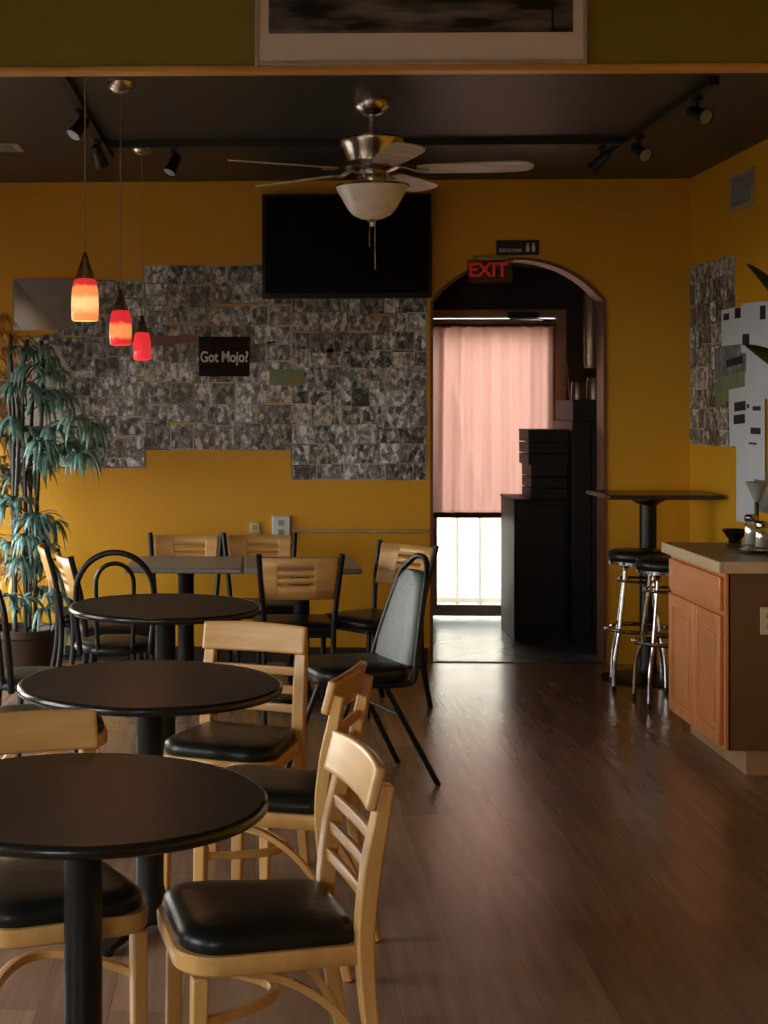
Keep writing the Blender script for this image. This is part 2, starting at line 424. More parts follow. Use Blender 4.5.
def board(w, z0, z1, y0, bow, holes=(), nx=24, rise=0, lean=0, taper=0):
    """curved upright board, centre bowed back by bow; holes [(x0,x1,z0,z1)]"""
    bm = bmesh.new()
    zs = sorted({z0, z1, *[h[2] for h in holes], *[h[3] for h in holes], *([z1 - 0.012, z0 + 0.012] if not holes else [])})
    xs = sorted({-w / 2 + w * i / nx for i in range(nx + 1)} | {v for h in holes for v in h[:2]})
    g = {}
    for i, x in enumerate(xs):
        t = 2 * x / w
        for j, z in enumerate(zs):
            zz = z + (rise * (1 - t * t) if z > (z0 + z1) / 2 else 0)
            y = y0 + bow * (1 - t * t) + lean * (z - z0)
            g[i, j] = bm.verts.new((x * (1 - taper * (z1 - z)), y, zz))
    for i in range(len(xs) - 1):
        for j in range(len(zs) - 1):
            cx, cz = (xs[i] + xs[i + 1]) / 2, (zs[j] + zs[j + 1]) / 2
            if any(h[0] < cx < h[1] and h[2] < cz < h[3] for h in holes): continue
            bm.faces.new((g[i, j], g[i + 1, j], g[i + 1, j + 1], g[i, j + 1]))
    return bm

def text_mesh(name, s, size, m, parent, loc, rot, extrude=0.002, xs=1.0):
    cu = bpy.data.curves.new(name, 'FONT'); cu.body = s; cu.size = size; cu.extrude = extrude
    cu.align_x = 'CENTER'; cu.align_y = 'CENTER'; cu.offset = size * 0.022
    t = bpy.data.objects.new(name, cu); COL.objects.link(t)
    dg = bpy.context.evaluated_depsgraph_get()
    me = bpy.data.meshes.new_from_object(t.evaluated_get(dg))
    bpy.data.objects.remove(t)
    me.materials.clear(); me.materials.append(m)
    o = bpy.data.objects.new(name, me); COL.objects.link(o)
    o.parent = parent; o.location = loc; o.rotation_euler = rot; o.scale = (xs, 1, 1)
    return o

# ------------------------------------------------------------------ room
XL, XR, YB, YF = -2.3, 2.63, 9.5, -1.5
ZC, ZCF = 2.94, 3.7
HY = 4.8           # header wall
struct('floor', bx(XL - .15, XR + .15, YF - .15, YB + 0.02, -.12, 0), M['floor'])
struct('floor_vestibule', bx(0.85, 2.9, YB + 0.02, 11.6, -.12, 0.0), M['tile'])
struct('trim_threshold', bx(1.067, 2.128, YB + 0.005, YB + 0.035, 0, 0.005), M['darkwood'])
bm = bx(XL - .15, XR + .15, HY, YB + .15, ZC, ZC + .12)
for v in bm.verts:
    if v.co.y < HY + .1: v.co.y = HY + .005 + v.co.x * math.tan(R(1.1))      # its front edge follows the slightly turned header
struct('ceiling', bm, M['ceil'])
struct('ceiling_front', bx(XL - .15, XR + .15, YF - .15, HY + .1, ZCF, ZCF + .12), M['white_ceil'])

def wall_with_holes(x_or_y, axis, a0, a1, z0, z1, holes, th):
    """wall along axis ('x' or 'y') built of piers and spandrels round rectangular holes [(b0,b1,zb,zt)]"""
    bm = bmesh.new()
    def put(b0, b1, c0, c1):
        if b1 - b0 < 1e-4 or c1 - c0 < 1e-4: return
        if axis == 'y': bx(x_or_y, x_or_y + th, b0, b1, c0, c1, bm)
        else: bx(b0, b1, x_or_y, x_or_y + th, c0, c1, bm)
    cur = a0
    for b0, b1, zb, zt in sorted(holes):
        put(cur, b0, z0, z1); put(b0, b1, z0, zb); put(b0, b1, zt, z1); cur = b1
    put(cur, a1, z0, z1)
    return bm

LW = [(1.4, 2.7, 0.5, 2.0), (3.6, 4.8, 0.3, 1.85), (5.6, 6.7, 0.3, 1.7), (7.35, 9.35, 0.25, 1.78)]
struct('wall_left', wall_with_holes(XL - .15, 'y', YF - .15, YB + .15, 0, ZCF, LW, .15), M['mustard'], smooth=30)
FW = [(-1.9, -0.6, 0.9, 2.0)]
struct('wall_front', wall_with_holes(YF - .15, 'x', XL, XR, 0, ZCF, FW, .15), M['mustard'], smooth=30)
struct('wall_right', bx(XR, XR + .15, YF - .15, YB + .15, 0, ZCF), M['mustard'])

# back wall with the arched opening
def back_wall():
    bm = bmesh.new()
    ax0, ax1 = 1.067, 2.128
    cx = (ax0 + ax1) / 2; hw = (ax1 - ax0) / 2; zs = 2.205; rise = 0.262
    y0, y1 = YB, YB + .16
    bx(XL, ax0, y0, y1, 0, ZC + .1, bm); bx(ax1, XR, y0, y1, 0, ZC + .1, bm)
    n = 28
    rr = (hw * hw + rise * rise) / (2 * rise)
    arc = []
    for i in range(n + 1):
        x = ax0 + (ax1 - ax0) * i / n
        z = zs + rise - rr + math.sqrt(rr * rr - (x - cx) ** 2)
        arc.append((x, z))
    for (xa, za), (xb, zb) in zip(arc[:-1], arc[1:]):
        vs = [bm.verts.new(v) for v in ((xa, y0, za), (xb, y0, zb), (xb, y0, ZC + .1), (xa, y0, ZC + .1), (xa, y1, za), (xb, y1, zb), (xb, y1, ZC + .1), (xa, y1, ZC + .1))]
        for f in ((0, 1, 2, 3), (5, 4, 7, 6), (4, 5, 1, 0), (3, 2, 6, 7)):
            bm.faces.new([vs[k] for k in f])
    return bm, arc
bwm, ARC = back_wall()
struct('wall_back', bwm, M['mustard'])
# brown casing lining the arch
bm = bmesh.new()
path = [(1.067 + .006, YB + .07, 0.0)] + [(x + (0.006 if i == 0 else (-0.006 if i == len(ARC) - 1 else 0)), YB + .07, z - 0.006) for i, (x, z) in enumerate(ARC)] + [(2.128 - .006, YB + .07, 0.0)]
sweep(bm, path, rect(0.010, 0.165) if False else [(-0.006, -0.085), (0.006, -0.085), (0.006, 0.085), (-0.006, 0.085)], up=(0, 1, 0))
bm2 = bmesh.new()
# build the lining explicitly as a ribbon with thickness, so that it follows the jambs
pp = [(1.067, 0.0)] + ARC + [(2.128, 0.0)]
rings = []
cxa, cza = 1.5975, 1.2
for x, z in pp:
    dx = (cxa - x); k = 0.018
    if z < 2.2 or x in (1.067, 2.128): ix, iz = x + (k if x < cxa else -k), (z if z < 1 else z - 0.006)
    else: ix, iz = x + dx * 0.03, z - k
    rings.append([bm2.verts.new((x, YB - .012, z)), bm2.verts.new((ix, YB - .012, iz)), bm2.verts.new((ix, YB + .17, iz)), bm2.verts.new((x, YB + .17, z))])
for A, B in zip(rings[:-1], rings[1:]):
    for j in range(4): bm2.faces.new((A[j], A[(j + 1) % 4], B[(j + 1) % 4], B[j]))
bm.free()
struct('trim_arch', bm2, mat('arch casing wood', (0.17, 0.07, 0.035), 0.45, noise=5))
# vestibule shell
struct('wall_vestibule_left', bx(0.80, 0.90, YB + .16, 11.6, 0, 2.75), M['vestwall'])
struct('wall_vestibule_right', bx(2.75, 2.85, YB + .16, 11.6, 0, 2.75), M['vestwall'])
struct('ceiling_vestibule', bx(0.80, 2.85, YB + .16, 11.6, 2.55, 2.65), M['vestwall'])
struct('wall_vestibule_back', wall_with_holes(11.42, 'x', 0.9, 2.75, 0, 2.55, [(1.22, 2.27, 0, 2.26)], .12), M['vestwall'])
# door to the outside
DY = 11.44
door = thing('door_1', 'x', 'x'); del door['label']; del door['category']; door['kind'] = 'structure'
bm = bmesh.new()
bx(1.22, 1.29, DY - .03, DY + .05, 0, 2.26, bm); bx(2.20, 2.27, DY - .03, DY + .05, 0, 2.26, bm); bx(1.29, 2.20, DY - .03, DY + .05, 2.20, 2.26, bm)
struct('door_frame', bm, M['plinth'], door)
bm = bmesh.new()
bx(1.29, 1.335, DY - .02, DY + .02, 0.02, 2.194, bm); bx(2.13, 2.20, DY - .02, DY + .02, 0.02, 2.194, bm)
bx(1.335, 2.13, DY - .02, DY + .02, 2.11, 2.194, bm); bx(1.335, 2.13, DY - .02, DY + .02, 0.02, 0.10, bm)
struct('door_leaf', bm, M['doorwood'], door)
struct('door_glass', bx(1.335, 2.13, DY - .004, DY + .004, 0.10, 2.11), M['glass'], door)
bm = bmesh.new(); bx(1.29, 2.20, DY - .026, DY - .02, 0.78, 0.80, bm)
struct('push_bar', bm, M['doorwood'], door)
# door closer
cl = thing('door_closer', 'silver door closer arm above the curtained glass door', 'door closer', (1.95, DY - .06, 2.19))
obj('closer_body', bx(-.11, .11, -.035, .03, 0.005, .05), M['blackmatte'], cl, bevel=.006)
bm = bmesh.new(); tube(bm, [(-.1, -.05, 0.0), (.12, -.12, -.012), (.2, -.02, -.015)], .009); obj('closer_arm', bm, M['chrome'], cl)
# curtain
bm = bmesh.new(); nx, nz = 110, 26
g = {}
cx0, cx1, cz0, cz1 = 1.265, 2.155, 0.775, 2.135
rng = random.Random(3)
ph = [rng.uniform(0, 6.28) for _ in range(6)]
for i in range(nx + 1):
    for j in range(nz + 1):
        t, s = i / nx, j / nz
        x = cx0 + (cx1 - cx0) * t
        fall = 1 - s
        amp = 0.010 + 0.012 * math.exp(-((t - 0.12) / 0.16) ** 2)
        y = 11.33 + amp * math.sin(t * 46 + ph[0] + fall * 1.5 * math.exp(-t * 2)) + .005 * math.sin(t * 83 + ph[1]) + .014 * math.exp(-((t - 0.14 - 0.34 * fall ** 1.5) / 0.035) ** 2) + .006 * math.sin(s * 3 + t * 9)
        g[i, j] = bm.verts.new((x, y, cz0 + (cz1 - cz0) * s))
for i in range(nx):
    for j in range(nz):
        bm.faces.new((g[i, j], g[i + 1, j], g[i + 1, j + 1], g[i, j + 1]))
cur = thing('curtain', 'pink cloth curtain hanging over the glass door behind the arch', 'curtain', (0, 0, 0))
obj('cloth', bm, M['curtain'], cur, smooth=180)
obj('hem', bx(cx0, cx1, 11.315, 11.345, 0.745, 0.785), mat('red brown hem', (0.22, 0.06, 0.03), 0.7, noise=9), cur)
bm = bmesh.new(); tube(bm, [(1.24, 11.33, 2.14), (2.18, 11.33, 2.14)], .014); obj('rod', bm, M['doorwood'], cur)

# header wall, turned very slightly as in the place
hd = bmesh.new(); bx(XL - .3, XR + .3, -.0, .045, 2.625, ZCF + .05, hd)
HR = R(1.1)
h = struct('wall_header', hd, M['green']); h.location = (0, HY - .02, 0); h.rotation_euler = (0, 0, HR)
bm = bx(XL - .3, XR + .3, -.012, .055, 2.610, 2.630)
h = struct('trim_header', bm, M['trimwood'], bevel=.006); h.location = (0, HY - .02, 0); h.rotation_euler = (0, 0, HR)
# baseboards
struct('baseboard_back', bx(XL, 1.05, YB - .014, YB, 0, .09), M['vestwall'], bevel=.004)
struct('baseboard_right', bx(XR - .014, XR, 0.5, YB - .014, 0, .09), M['vestwall'], bevel=.004)
# windows in left and front walls
wn = 1
def window(axis, p, b0, b1, z0, z1):
    global wn
    w = thing(f'window_{wn}', 'x', 'x'); del w['label']; del w['category']; w['kind'] = 'structure'; wn += 1
    fr = bmesh.new(); f = .05
    def B(b_0, b_1, c0, c1, t=.03):
        if axis == 'y': bx(p - t, p + t, b_0, b_1, c0, c1, fr)
        else: bx(b_0, b_1, p - t, p + t, c0, c1, fr)
    B(b0, b0 + f, z0, z1); B(b1 - f, b1, z0, z1); B(b0 + f, b1 - f, z0, z0 + f); B(b0 + f, b1 - f, z1 - f, z1)
    mid = (b0 + b1) / 2; B(mid - .02, mid + .02, z0 + f, z1 - f)
    struct('window_frame', fr, M['beigetrim'], w)
    gl = bx(p - .003, p + .003, b0 + f, b1 - f, z0 + f, z1 - f) if axis == 'y' else bx(b0 + f, b1 - f, p - .003, p + .003, z0 + f, z1 - f)
    struct('window_pane', gl, M['glass'], w)
for b0, b1, z0, z1 in LW: window('y', XL - .08, b0, b1, z0, z1)
for b0, b1, z0, z1 in FW: window('x', YF - .08, b0, b1, z0, z1)
struct('ground', bx(-14, 14, -14, 26, -.3, -.14), M['concrete'])
struct('wall_sky_blocker', bx(-2, 7, 14.4, 14.6, -.14, 2.7), mat('cream sky blocker', (0.88, 0.83, 0.70), 0.8, noise=3))  # added wall, hides part of the sky to cut glare through the door
# porch railing outside the door
rl = thing('porch_railing', 'pale railing of upright balusters outside the glass door', 'railing', (1.8, 12.5, -.14))
bm = bx(-1.3, 1.3, -.03, .03, .95, 1.0); bx(-1.3, 1.3, -.02, .02, .12, .16, bm); obj('rail', bm, M['railpaint'], rl)
for k in range(15):
    obj('baluster', bx(-1.26 + .18 * k - .012, -1.26 + .18 * k + .012, -.012, .012, 0, .95), M['railpaint'], rl)

# ------------------------------------------------------------------ wooden chairs
def arc_pts(p0, p1, p2, n=12):
    a, b, c = Vector(p0), Vector(p1), Vector(p2)
    return [(1 - t) ** 2 * a + 2 * t * (1 - t) * b + t * t * c for t in [k / n for k in range(n + 1)]]

def wood_chair(label):
    t = thing('wooden_chair', label, 'chair', group='light wood chairs with black cushions')
    ol = seat_outline(.41, .36, .41)
    obj('seat_frame', layers(bmesh.new(), ol, [(.405, .97), (.410, .99), (.440, 1.0), (.447, .98)]), M['birch'], t)
    oc = seat_outline(.382, .332, .378, rf=.085, rr=.04)
    obj('cushion', layers(bmesh.new(), oc, [(.446, .99), (.460, 1.02), (.478, 1.0), (.490, .93), (.496, .80), (.499, .5), (.5, .2)]), M['vinyl'], t, smooth=60)
    for s in (-1, 1):
        bm = bmesh.new(); sweep(bm, [(s * .172, -.155, .40), (s * .172, -.158, .2), (s * .172, -.165, 0)], rect(.036, .036), scl=[1, .95, .78], up=(1, 0, 0))
        obj('leg', bm, M['birch'], t, bevel=.005)
        bm = bmesh.new()
        pts = smooth_path([(s * .168, .275, 0), (s * .168, .222, .22), (s * .168, .200, .44), (s * .168, .213, .60), (s * .166, .232, .70), (s * .165, .248, .785)], 5)
        sc = [0.8 + 0.35 * min(1, k / (len(pts) * .45)) - 0.25 * max(0, (k / len(pts) - .6) / .4) for k in range(len(pts))]
        sweep(bm, pts, rect(.034, .038), up=(1, 0, 0), scl=sc)
        obj('back_post', bm, M['birch'], t, bevel=.005)
        bm = bmesh.new(); sweep(bm, arc_pts((s * .150, -.10, .402), (s * .150, .15, .385), (s * .155, .232, .15)), rect(.018, .018), up=(1, 0, 0))
        obj('bent_brace', bm, M['birch'], t, bevel=.003)
    bm = bmesh.new()
    pts = [(-.165, -.15, .30)] + arc_pts((-.15, -.12, .30), (0, .20, .30), (.15, -.12, .30), 14) + [(.165, -.15, .30)]
    sweep(bm, pts, rect(.02, .02)); obj('stretcher', bm, M['birch'], t, bevel=.003)
    o = obj('top_rail', board(.375, .732, .824, .208, .016, rise=.006, lean=.26), M['panelwood'], t, solid=.024, bevel=.006)
    for z, y in ((.672, .220), (.610, .210), (.548, .202)):
        obj('slat', board(.318, z - .014, z + .014, y, .004, nx=10), M['panelwood'], t, solid=.014, bevel=.003)
    return t

def place(o, u, d, cam_heading, z=0):
    x, y = cw(u, d)
    o.location = (x, y, z); o.rotation_euler = (0, 0, R(cam_heading) + TH + R(90))
    return o
def pose(u, d, hd):
    x, y = cw(u, d); return (x, y, 0), R(hd) + TH + R(90)

c1 = wood_chair('wooden chair turned side-on beside the nearest round table, whole backrest shown')
place(c1, .152, 3.42, 189)
for lab, u, d, hd in (
    ('light wood chair with black cushion half hidden behind the nearest round table', -.325, 3.60, -70),
    ('light wood chair facing the camera beyond the middle round table, its broad top rail lit', .150, 5.15, 248),
    ('wooden chair with shaded curved back, just behind the big side-on chair', .245, 4.52, 160),
    ('light wood chair cut by the photo edge left of the middle table, black cushion showing', -.495, 5.50, 8)):
    dup(c1, lab, *pose(u, d, hd))

# ------------------------------------------------------------------ metal chairs with wooden back panel
def metal_chair(label):
    t = thing('metal_chair', label, 'chair', group='black metal chairs with slotted wooden back panels')
    for s in (-1, 1):
        bm = bmesh.new(); tube(bm, [(s * .175, .27, 0), (s * .172, .215, .25), (s * .172, .205, .46), (s * .188, .235, .66), (s * .205, .285, .845)], .0145, smooth=5, n=10)
        obj('back_post', bm, M['blackmetal'], t)
        bm = bmesh.new(); tube(bm, [(s * .17, -.18, 0), (s * .165, -.165, .43)], .0125)
        obj('leg', bm, M['blackmetal'], t)
        bm = bmesh.new(); tube(bm, [(s * .165, -.17, .22), (s * .172, .22, .22)], .008)
        obj('side_stretcher', bm, M['blackmetal'], t)
    ol = seat_outline(.39, .35, .40, rf=.06)
    obj('seat_frame', layers(bmesh.new(), ol, [(.425, 1), (.447, 1)]), M['blackmetal'], t)
    obj('cushion', layers(bmesh.new(), ol, [(.447, .98), (.46, 1.03), (.478, 1.01), (.49, .92), (.495, .6), (.497, .2)]), M['vinyl'], t, smooth=60)
    holes = [(-.075, .115, z, z + .011) for z in (.690, .728, .766)]
    obj('back_panel', board(.375, .622, .83, .220, .03, holes=holes, lean=.30, taper=.35), M['panelwood'], t, solid=.016)
    return t
m1 = metal_chair('black metal chair facing away before the square tables, slotted wood panel seen square-on')
place(m1, .545, 7.85, 92)
for lab, u, d, hd in (
    ('black metal chair with bright wooden back panel beside the arch, behind the grey vinyl chair', .945, 8.03, 218),
    ('black metal chair with wooden panel behind the left square table, against the mustard wall', -.015, 8.52, -92),
    ('black metal chair with wooden panel behind the square tables, just below the two wall outlets', .43, 8.52, -86),
    ('black metal chair beside the arched hoop chair, its pale slotted panel seen obliquely', -.335, 7.74, 14),
    ('black metal chair nearest the teal palm, only a pale strip of its back showing', -.47, 8.20, 8)):
    dup(m1, lab, *pose(u, d, hd))

# ------------------------------------------------------------------ hoop-back chairs
def hoop_chair(label):
    t = thing('hoop_back_chair', label, 'chair', group='black hoop back chairs')
    def hoop(w, top, nm, r):
        pts = []
        for k in range(25):
            a = math.pi * k / 24
            x = -w * math.cos(a); z = top - w * 1.05 + w * 1.05 * math.sin(a)
            pts.append((x, z))
        full = [(-w * .90, .45)] + [(-w, .60)] + [(-w * 1.0, .68)] + pts + [(w, .68), (w, .60), (w * .90, .45)]
        P = [(x, .17 + .12 * max(0, z - .45), z) for x, z in full if True]
        P = [p for i, p in enumerate(P) if i == 0 or (Vector(p) - Vector(P[i - 1])).length > .004]
        bm = bmesh.new(); tube(bm, P, r, n=10); obj(nm, bm, M['blackmetal'], t)
    hoop(.175, .915, 'outer_hoop', .0135)
    hoop(.085, .865, 'inner_hoop', .0105)
    lathe_p = [(0, .445), (.17, .445), (.195, .45), (.200, .462), (.19, .482), (.15, .492), (.08, .496), (0, .497)]
    obj('seat', lathe(bmesh.new(), lathe_p, 36), M['vinyl'], t, smooth=60)
    bm = bmesh.new(); tube(bm, [(.17 * math.cos(a), .17 * math.sin(a), .25) for a in [k * math.pi / 16 for k in range(32)]], .008, closed=True)
    obj('ring', bm, M['blackmetal'], t)
    for a in (45, 135, 225, 315):
        bm = bmesh.new(); ca, sa = math.cos(R(a)), math.sin(R(a))
        tube(bm, [(.15 * ca, .15 * sa, .45), (.17 * ca, .17 * sa, .25), (.22 * ca, .22 * sa, 0)], .0125, smooth=4)
        obj('leg', bm, M['blackmetal'], t)
    return t
h1 = hoop_chair('black double hoop back chair seen from behind, its arches above the farthest round table')
place(h1, -.325, 7.19, 90)
h2 = dup(h1, 'black hoop back chair cut by the photo edge beside the palm, one curved post showing', *pose(-.62, 6.30, 30))

# ------------------------------------------------------------------ banquet chair
t = thing('banquet_chair', 'black framed chair with grey green vinyl backrest standing alone near the arch', 'chair')
place(t, .69, 6.55, 196)
def ban_w(z): return .215 - .115 * max(0, (z - .50) / .45) ** 1.1
bm = bmesh.new()
rows = []
zs = [.50, .52, .56, .62, .68, .74, .79, .83, .86, .872]
for z in zs:
    w = ban_w(z) - .018; 
    if z < .53: w *= .93
    if z > .84: w *= (.8 if z < .87 else .5)
    y = .20 + .22 * (z - .5) + .10 * (z - .5) ** 2
    ring = []
    for k in range(20):
        a = 2 * math.pi * k / 20
        cx_, sy_ = math.cos(a), math.sin(a)
        ring.append(bm.verts.new((w * math.copysign(abs(cx_) ** .6, cx_), y + .026 * math.copysign(abs(sy_) ** .7, sy_), z)))
    rows.append(ring)
for A, B in zip(rows[:-1], rows[1:]):
    for j in range(20): bm.faces.new((A[j], A[(j + 1) % 20], B[(j + 1) % 20], B[j]))
bm.faces.new(rows[0][::-1]); bm.faces.new(rows[-1])
obj('back_pad', bm, M['greyvinyl'], t, smooth=60)
bm = bmesh.new()
P = []
for z in (.44, .50, .60, .70, .80, .86): P.append((-(ban_w(z) + .004), .20 + .22 * (z - .5) + .10 * (z - .5) ** 2, z))
top = [( -.088, .312, .90), (-.05, .322, .925), (0, .325, .932), (.05, .322, .925), (.088, .312, .90)]
P = P + top + [(-x, y, z) for x, y, z in P[::-1]]
P = [(-.16, -.10, .425), (-.20, .12, .425)] + P + [(.20, .12, .425), (.16, -.10, .425)]
tube(bm, P, .0125, smooth=4); obj('back_frame', bm, M['blackmetal'], t)
ol = seat_outline(.42, .38, .41, rf=.10, rr=.06)
obj('seat', layers(bmesh.new(), ol, [(.43, .96), (.445, 1.0), (.475, 1.02), (.492, .97), (.50, .85), (.503, .5), (.504, .2)]), M['vinyl'], t, smooth=60)
for sx in (-1, 1):
    bm = bmesh.new(); tube(bm, [(sx * .17, .08, .43), (sx * .205, .31, 0)], .0125); obj('leg', bm, M['blackmetal'], t)
    bm = bmesh.new(); tube(bm, [(sx * .17, -.05, .43), (sx * .195, -.22, 0)], .0125); obj('leg', bm, M['blackmetal'], t)
bm = bmesh.new(); tube(bm, [(-.183, .155, .29), (.183, .155, .29)], .009); obj('stretcher', bm, M['blackmetal'], t)

# ------------------------------------------------------------------ tables
def pedestal(t, h, spread=.27, r=.042):
    bm = bmesh.new(); lathe(bm, [(r * 1.5, .06), (r * 1.15, .10), (r, .14), (r, h - .06), (r * 1.3, h - .03), (r * 2.2, h - .02), (r * 2.2, h - .012), (0, h - .012)], 28)
    obj('column', bm, M['blackmetal'], t)
    bm = bmesh.new(); lathe(bm, [(0, 0.055), (.0, .062), (.07, .062), (.075, .04), (.07, .03), (0, .03)], 24)
    for k in range(4):
        a = R(90 * k + 45); ca, sa = math.cos(a), math.sin(a)
        sweep(bm, [(.04 * ca, .04 * sa, .045), (spread * .6 * ca, spread * .6 * sa, .035), (spread * ca, spread * sa, .018)], rect(.055, .03), scl=[1.1, .9, .7])
        lathe(bm, [(0, 0), (.02, 0), (.02, .015), (0, .018)], 12, (spread * .96 * ca, spread * .96 * sa, 0))
    obj('foot', bm, M['blackmetal'], t)
    bm = bmesh.new()
    for k in range(2):
        a = R(90 * k + 45); ca, sa = math.cos(a), math.sin(a)
        sweep(bm, [(-.2 * ca, -.2 * sa, h - .016), (.2 * ca, .2 * sa, h - .016)], rect(.04, .012))
    obj('top_bracket', bm, M['blackmetal'], t)

def round_table(label):
    t = thing('round_table', label, 'table', group='black round pedestal tables')
    rr = .395
    obj('tabletop', lathe(bmesh.new(), [(0, .745), (.25, .745), (rr - .006, .745), (rr - .006, .719), (.25, .719), (0, .719)], 96), M['tabletop'], t, smooth=30)
    bm = bmesh.new(); prof = [(.0, -.013), (.006, -.013), (.012, -.008), (.014, 0), (.012, .008), (.006, .0135), (0, .0135)]
    n = 96; rings = []
    for k in range(n):
        a = 2 * math.pi * k / n
        rings.append([bm.verts.new(((rr - .0065 + p) * math.cos(a), (rr - .0065 + p) * math.sin(a), .732 + q)) for p, q in prof])
    for k in range(n):
        A, B = rings[k], rings[(k + 1) % n]
        for j in range(len(prof)): bm.faces.new((A[j], A[(j + 1) % len(prof)], B[(j + 1) % len(prof)], B[j]))
    obj('edge_band', bm, M['tableedge'], t, smooth=60)
    pedestal(t, .731)
    return t
t1 = round_table('nearest black round table, cut by the left photo edge, on a thick black column')
x, y = cw(-.225, 3.36); t1.location = (x, y, 0)
x, y = cw(-.112, 4.70); dup(t1, 'middle one of the three black round tables, its left rim catching light', (x, y, 0), R(20))
x, y = cw(-.09, 6.46); dup(t1, 'farthest and smallest-looking black round table, below the hoop back chair', (x, y, 0), R(5))

def square_table(label):
    t = thing('square_table', label, 'table', group='square tables pushed together')
    obj('tabletop', bx(-.298, .298, -.305, .305, .722, .75), mat('grey square top', (0.23, 0.23, 0.22), .3, noise=30), t, bevel=.008)
    pedestal(t, .735, .22)
    return t
s1 = square_table('left one of the two square tables pushed together along the mustard wall')
s1.location = (-.36, 8.13, 0)
s1b = dup(s1, 'right one of the two square tables pushed together, nearer the arch', (.245, 8.13, 0), 0)

# high bar table
bt = thing('bar_table', 'tall dark square bar table in the corner beyond the counter', 'table', (2.25, 8.98, 0), R(2))
obj('tabletop', bx(-.29, .345, -.26, .26, 1.045, 1.07), mat('dark brown bar top', (.035, .022, .015), .25, noise=12), bt, bevel=.006)
bm = bmesh.new(); lathe(bm, [(.07, .03), (.055, .05), (.048, .08), (.048, 1.0), (.10, 1.03), (.10, 1.045), (0, 1.045)], 28); obj('column', bm, M['blackmetal'], bt)
bm = bmesh.new(); lathe(bm, [(0, .0), (.255, 0), (.26, .012), (.22, .022), (.08, .04), (0, .04)], 40); obj('base_plate', bm, M['blackmetal'], bt)

# bar stools
def stool(label, u, d, rot):
    x, y = cw(u, d)
    t = thing('bar_stool', label, 'stool', (x, y, 0), rot, 'chrome bar stools')
    obj('seat', lathe(bmesh.new(), [(0, .705), (.15, .705), (.162, .715), (.166, .735), (.160, .758), (.13, .768), (.06, .772), (0, .773)], 36), M['vinyl'], t, smooth=60)
    obj('seat_band', lathe(bmesh.new(), [(.13, .688), (.158, .69), (.160, .708), (.13, .708)], 36), M['chrome'], t)
    for z, r_, rt in ((.60, .118, .008), (.33, .175, .011)):
        bm = bmesh.new(); tube(bm, [(r_ * math.cos(k * math.pi / 20), r_ * math.sin(k * math.pi / 20), z) for k in range(40)], rt, closed=True)
        obj('foot_ring' if z < .5 else 'upper_ring', bm, M['chrome'], t)
    for a in (35, 125, 215, 305):
        ca, sa = math.cos(R(a)), math.sin(R(a))
        bm = bmesh.new(); tube(bm, [(.07 * ca, .07 * sa, .69), (.10 * ca, .10 * sa, .665), (.108 * ca, .108 * sa, .60), (.135 * ca, .135 * sa, .42), (.155 * ca, .155 * sa, .30), (.185 * ca, .185 * sa, .18), (.195 * ca, .195 * sa, 0.0)], .0105, smooth=4)
        l = obj('leg', bm, M['chrome'], t)
        bm = bmesh.new(); lathe(bm, [(0, 0), (.014, 0), (.014, .03), (0, .032)], 12, (.195 * ca, .195 * sa, 0)); obj('foot_cap', bm, M['blackmatte'], l)
    return t
stool('chrome bar stool with round black seat farther from the counter, under the tall bar table', 2.51, 8.62, 0)
stool('chrome bar stool with round black seat partly hidden by the wooden cabinet', 2.53, 8.16, R(12))

# ------------------------------------------------------------------ counter
FX = 2.005
cab = thing('base_cabinet', 'reddish wood base cabinet with one drawer over two panelled doors', 'cabinet', (0, 0, 0))
CY0, CY1 = 6.70, 7.56
obj('carcass', bx(FX + .02, XR - .02, CY0 + .02, CY1, .105, .865), M['cherry'], cab, bevel=.002)
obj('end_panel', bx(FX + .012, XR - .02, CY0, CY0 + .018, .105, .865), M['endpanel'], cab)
obj('plinth', bx(FX + .09, XR - .03, CY0 + .01, CY1 - .01, .0, .105), M['plinth'], cab)
bm = bx(FX, FX + .02, CY0, CY0 + .035, .105, .865); bx(FX, FX + .02, CY1 - .03, CY1, .105, .865, bm)
bx(FX, FX + .02, CY0 + .035, CY1 - .03, .835, .865, bm); bx(FX, FX + .02, CY0 + .035, CY1 - .03, .672, .70, bm); bx(FX, FX + .02, CY0 + .035, CY1 - .03, .105, .13, bm)
obj('face_frame', bm, M['cherry'], cab)
dr = obj('drawer', bx(FX - .018, FX, CY0 + .03, CY1 - .02, .695, .842), M['cherry_h'], cab, bevel=.005)
def panel_door(y0, y1):
    bm = bmesh.new(); z0, z1 = .118, .676; s = .058; xo, xi = FX - .019, FX - .001
    bx(xo, xi, y0, y0 + s, z0, z1, bm); bx(xo, xi, y1 - s, y1, z0, z1, bm)
    bx(xo, xi, y0 + s, y1 - s, z0, z0 + s, bm); bx(xo, xi, y0 + s, y1 - s, z1 - s, z1, bm)
    d = obj('door', bm, M['cherry'], cab, bevel=.004)
    pb = bmesh.new(); bx(FX - .010, FX - .001, y0 + s - .003, y1 - s + .003, z0 + s - .003, z1 - s + .003, pb)
    bx(FX - .015, FX - .009, y0 + s + .028, y1 - s - .028, z0 + s + .028, z1 - s - .028, pb)
    obj('raised_panel', pb, M['cherry'], d, bevel=.005)
mid = (CY0 + CY1) / 2
panel_door(CY0 + .03, mid - .004); panel_door(mid + .004, CY1 - .02)
ct = thing('countertop', 'brown laminate countertop with beige front edge on the reddish cabinet', 'countertop')
obj('slab', bx(FX - .02, XR - .01, CY0 - .02, CY1 + .03, .866, .912), M['counter'], ct)
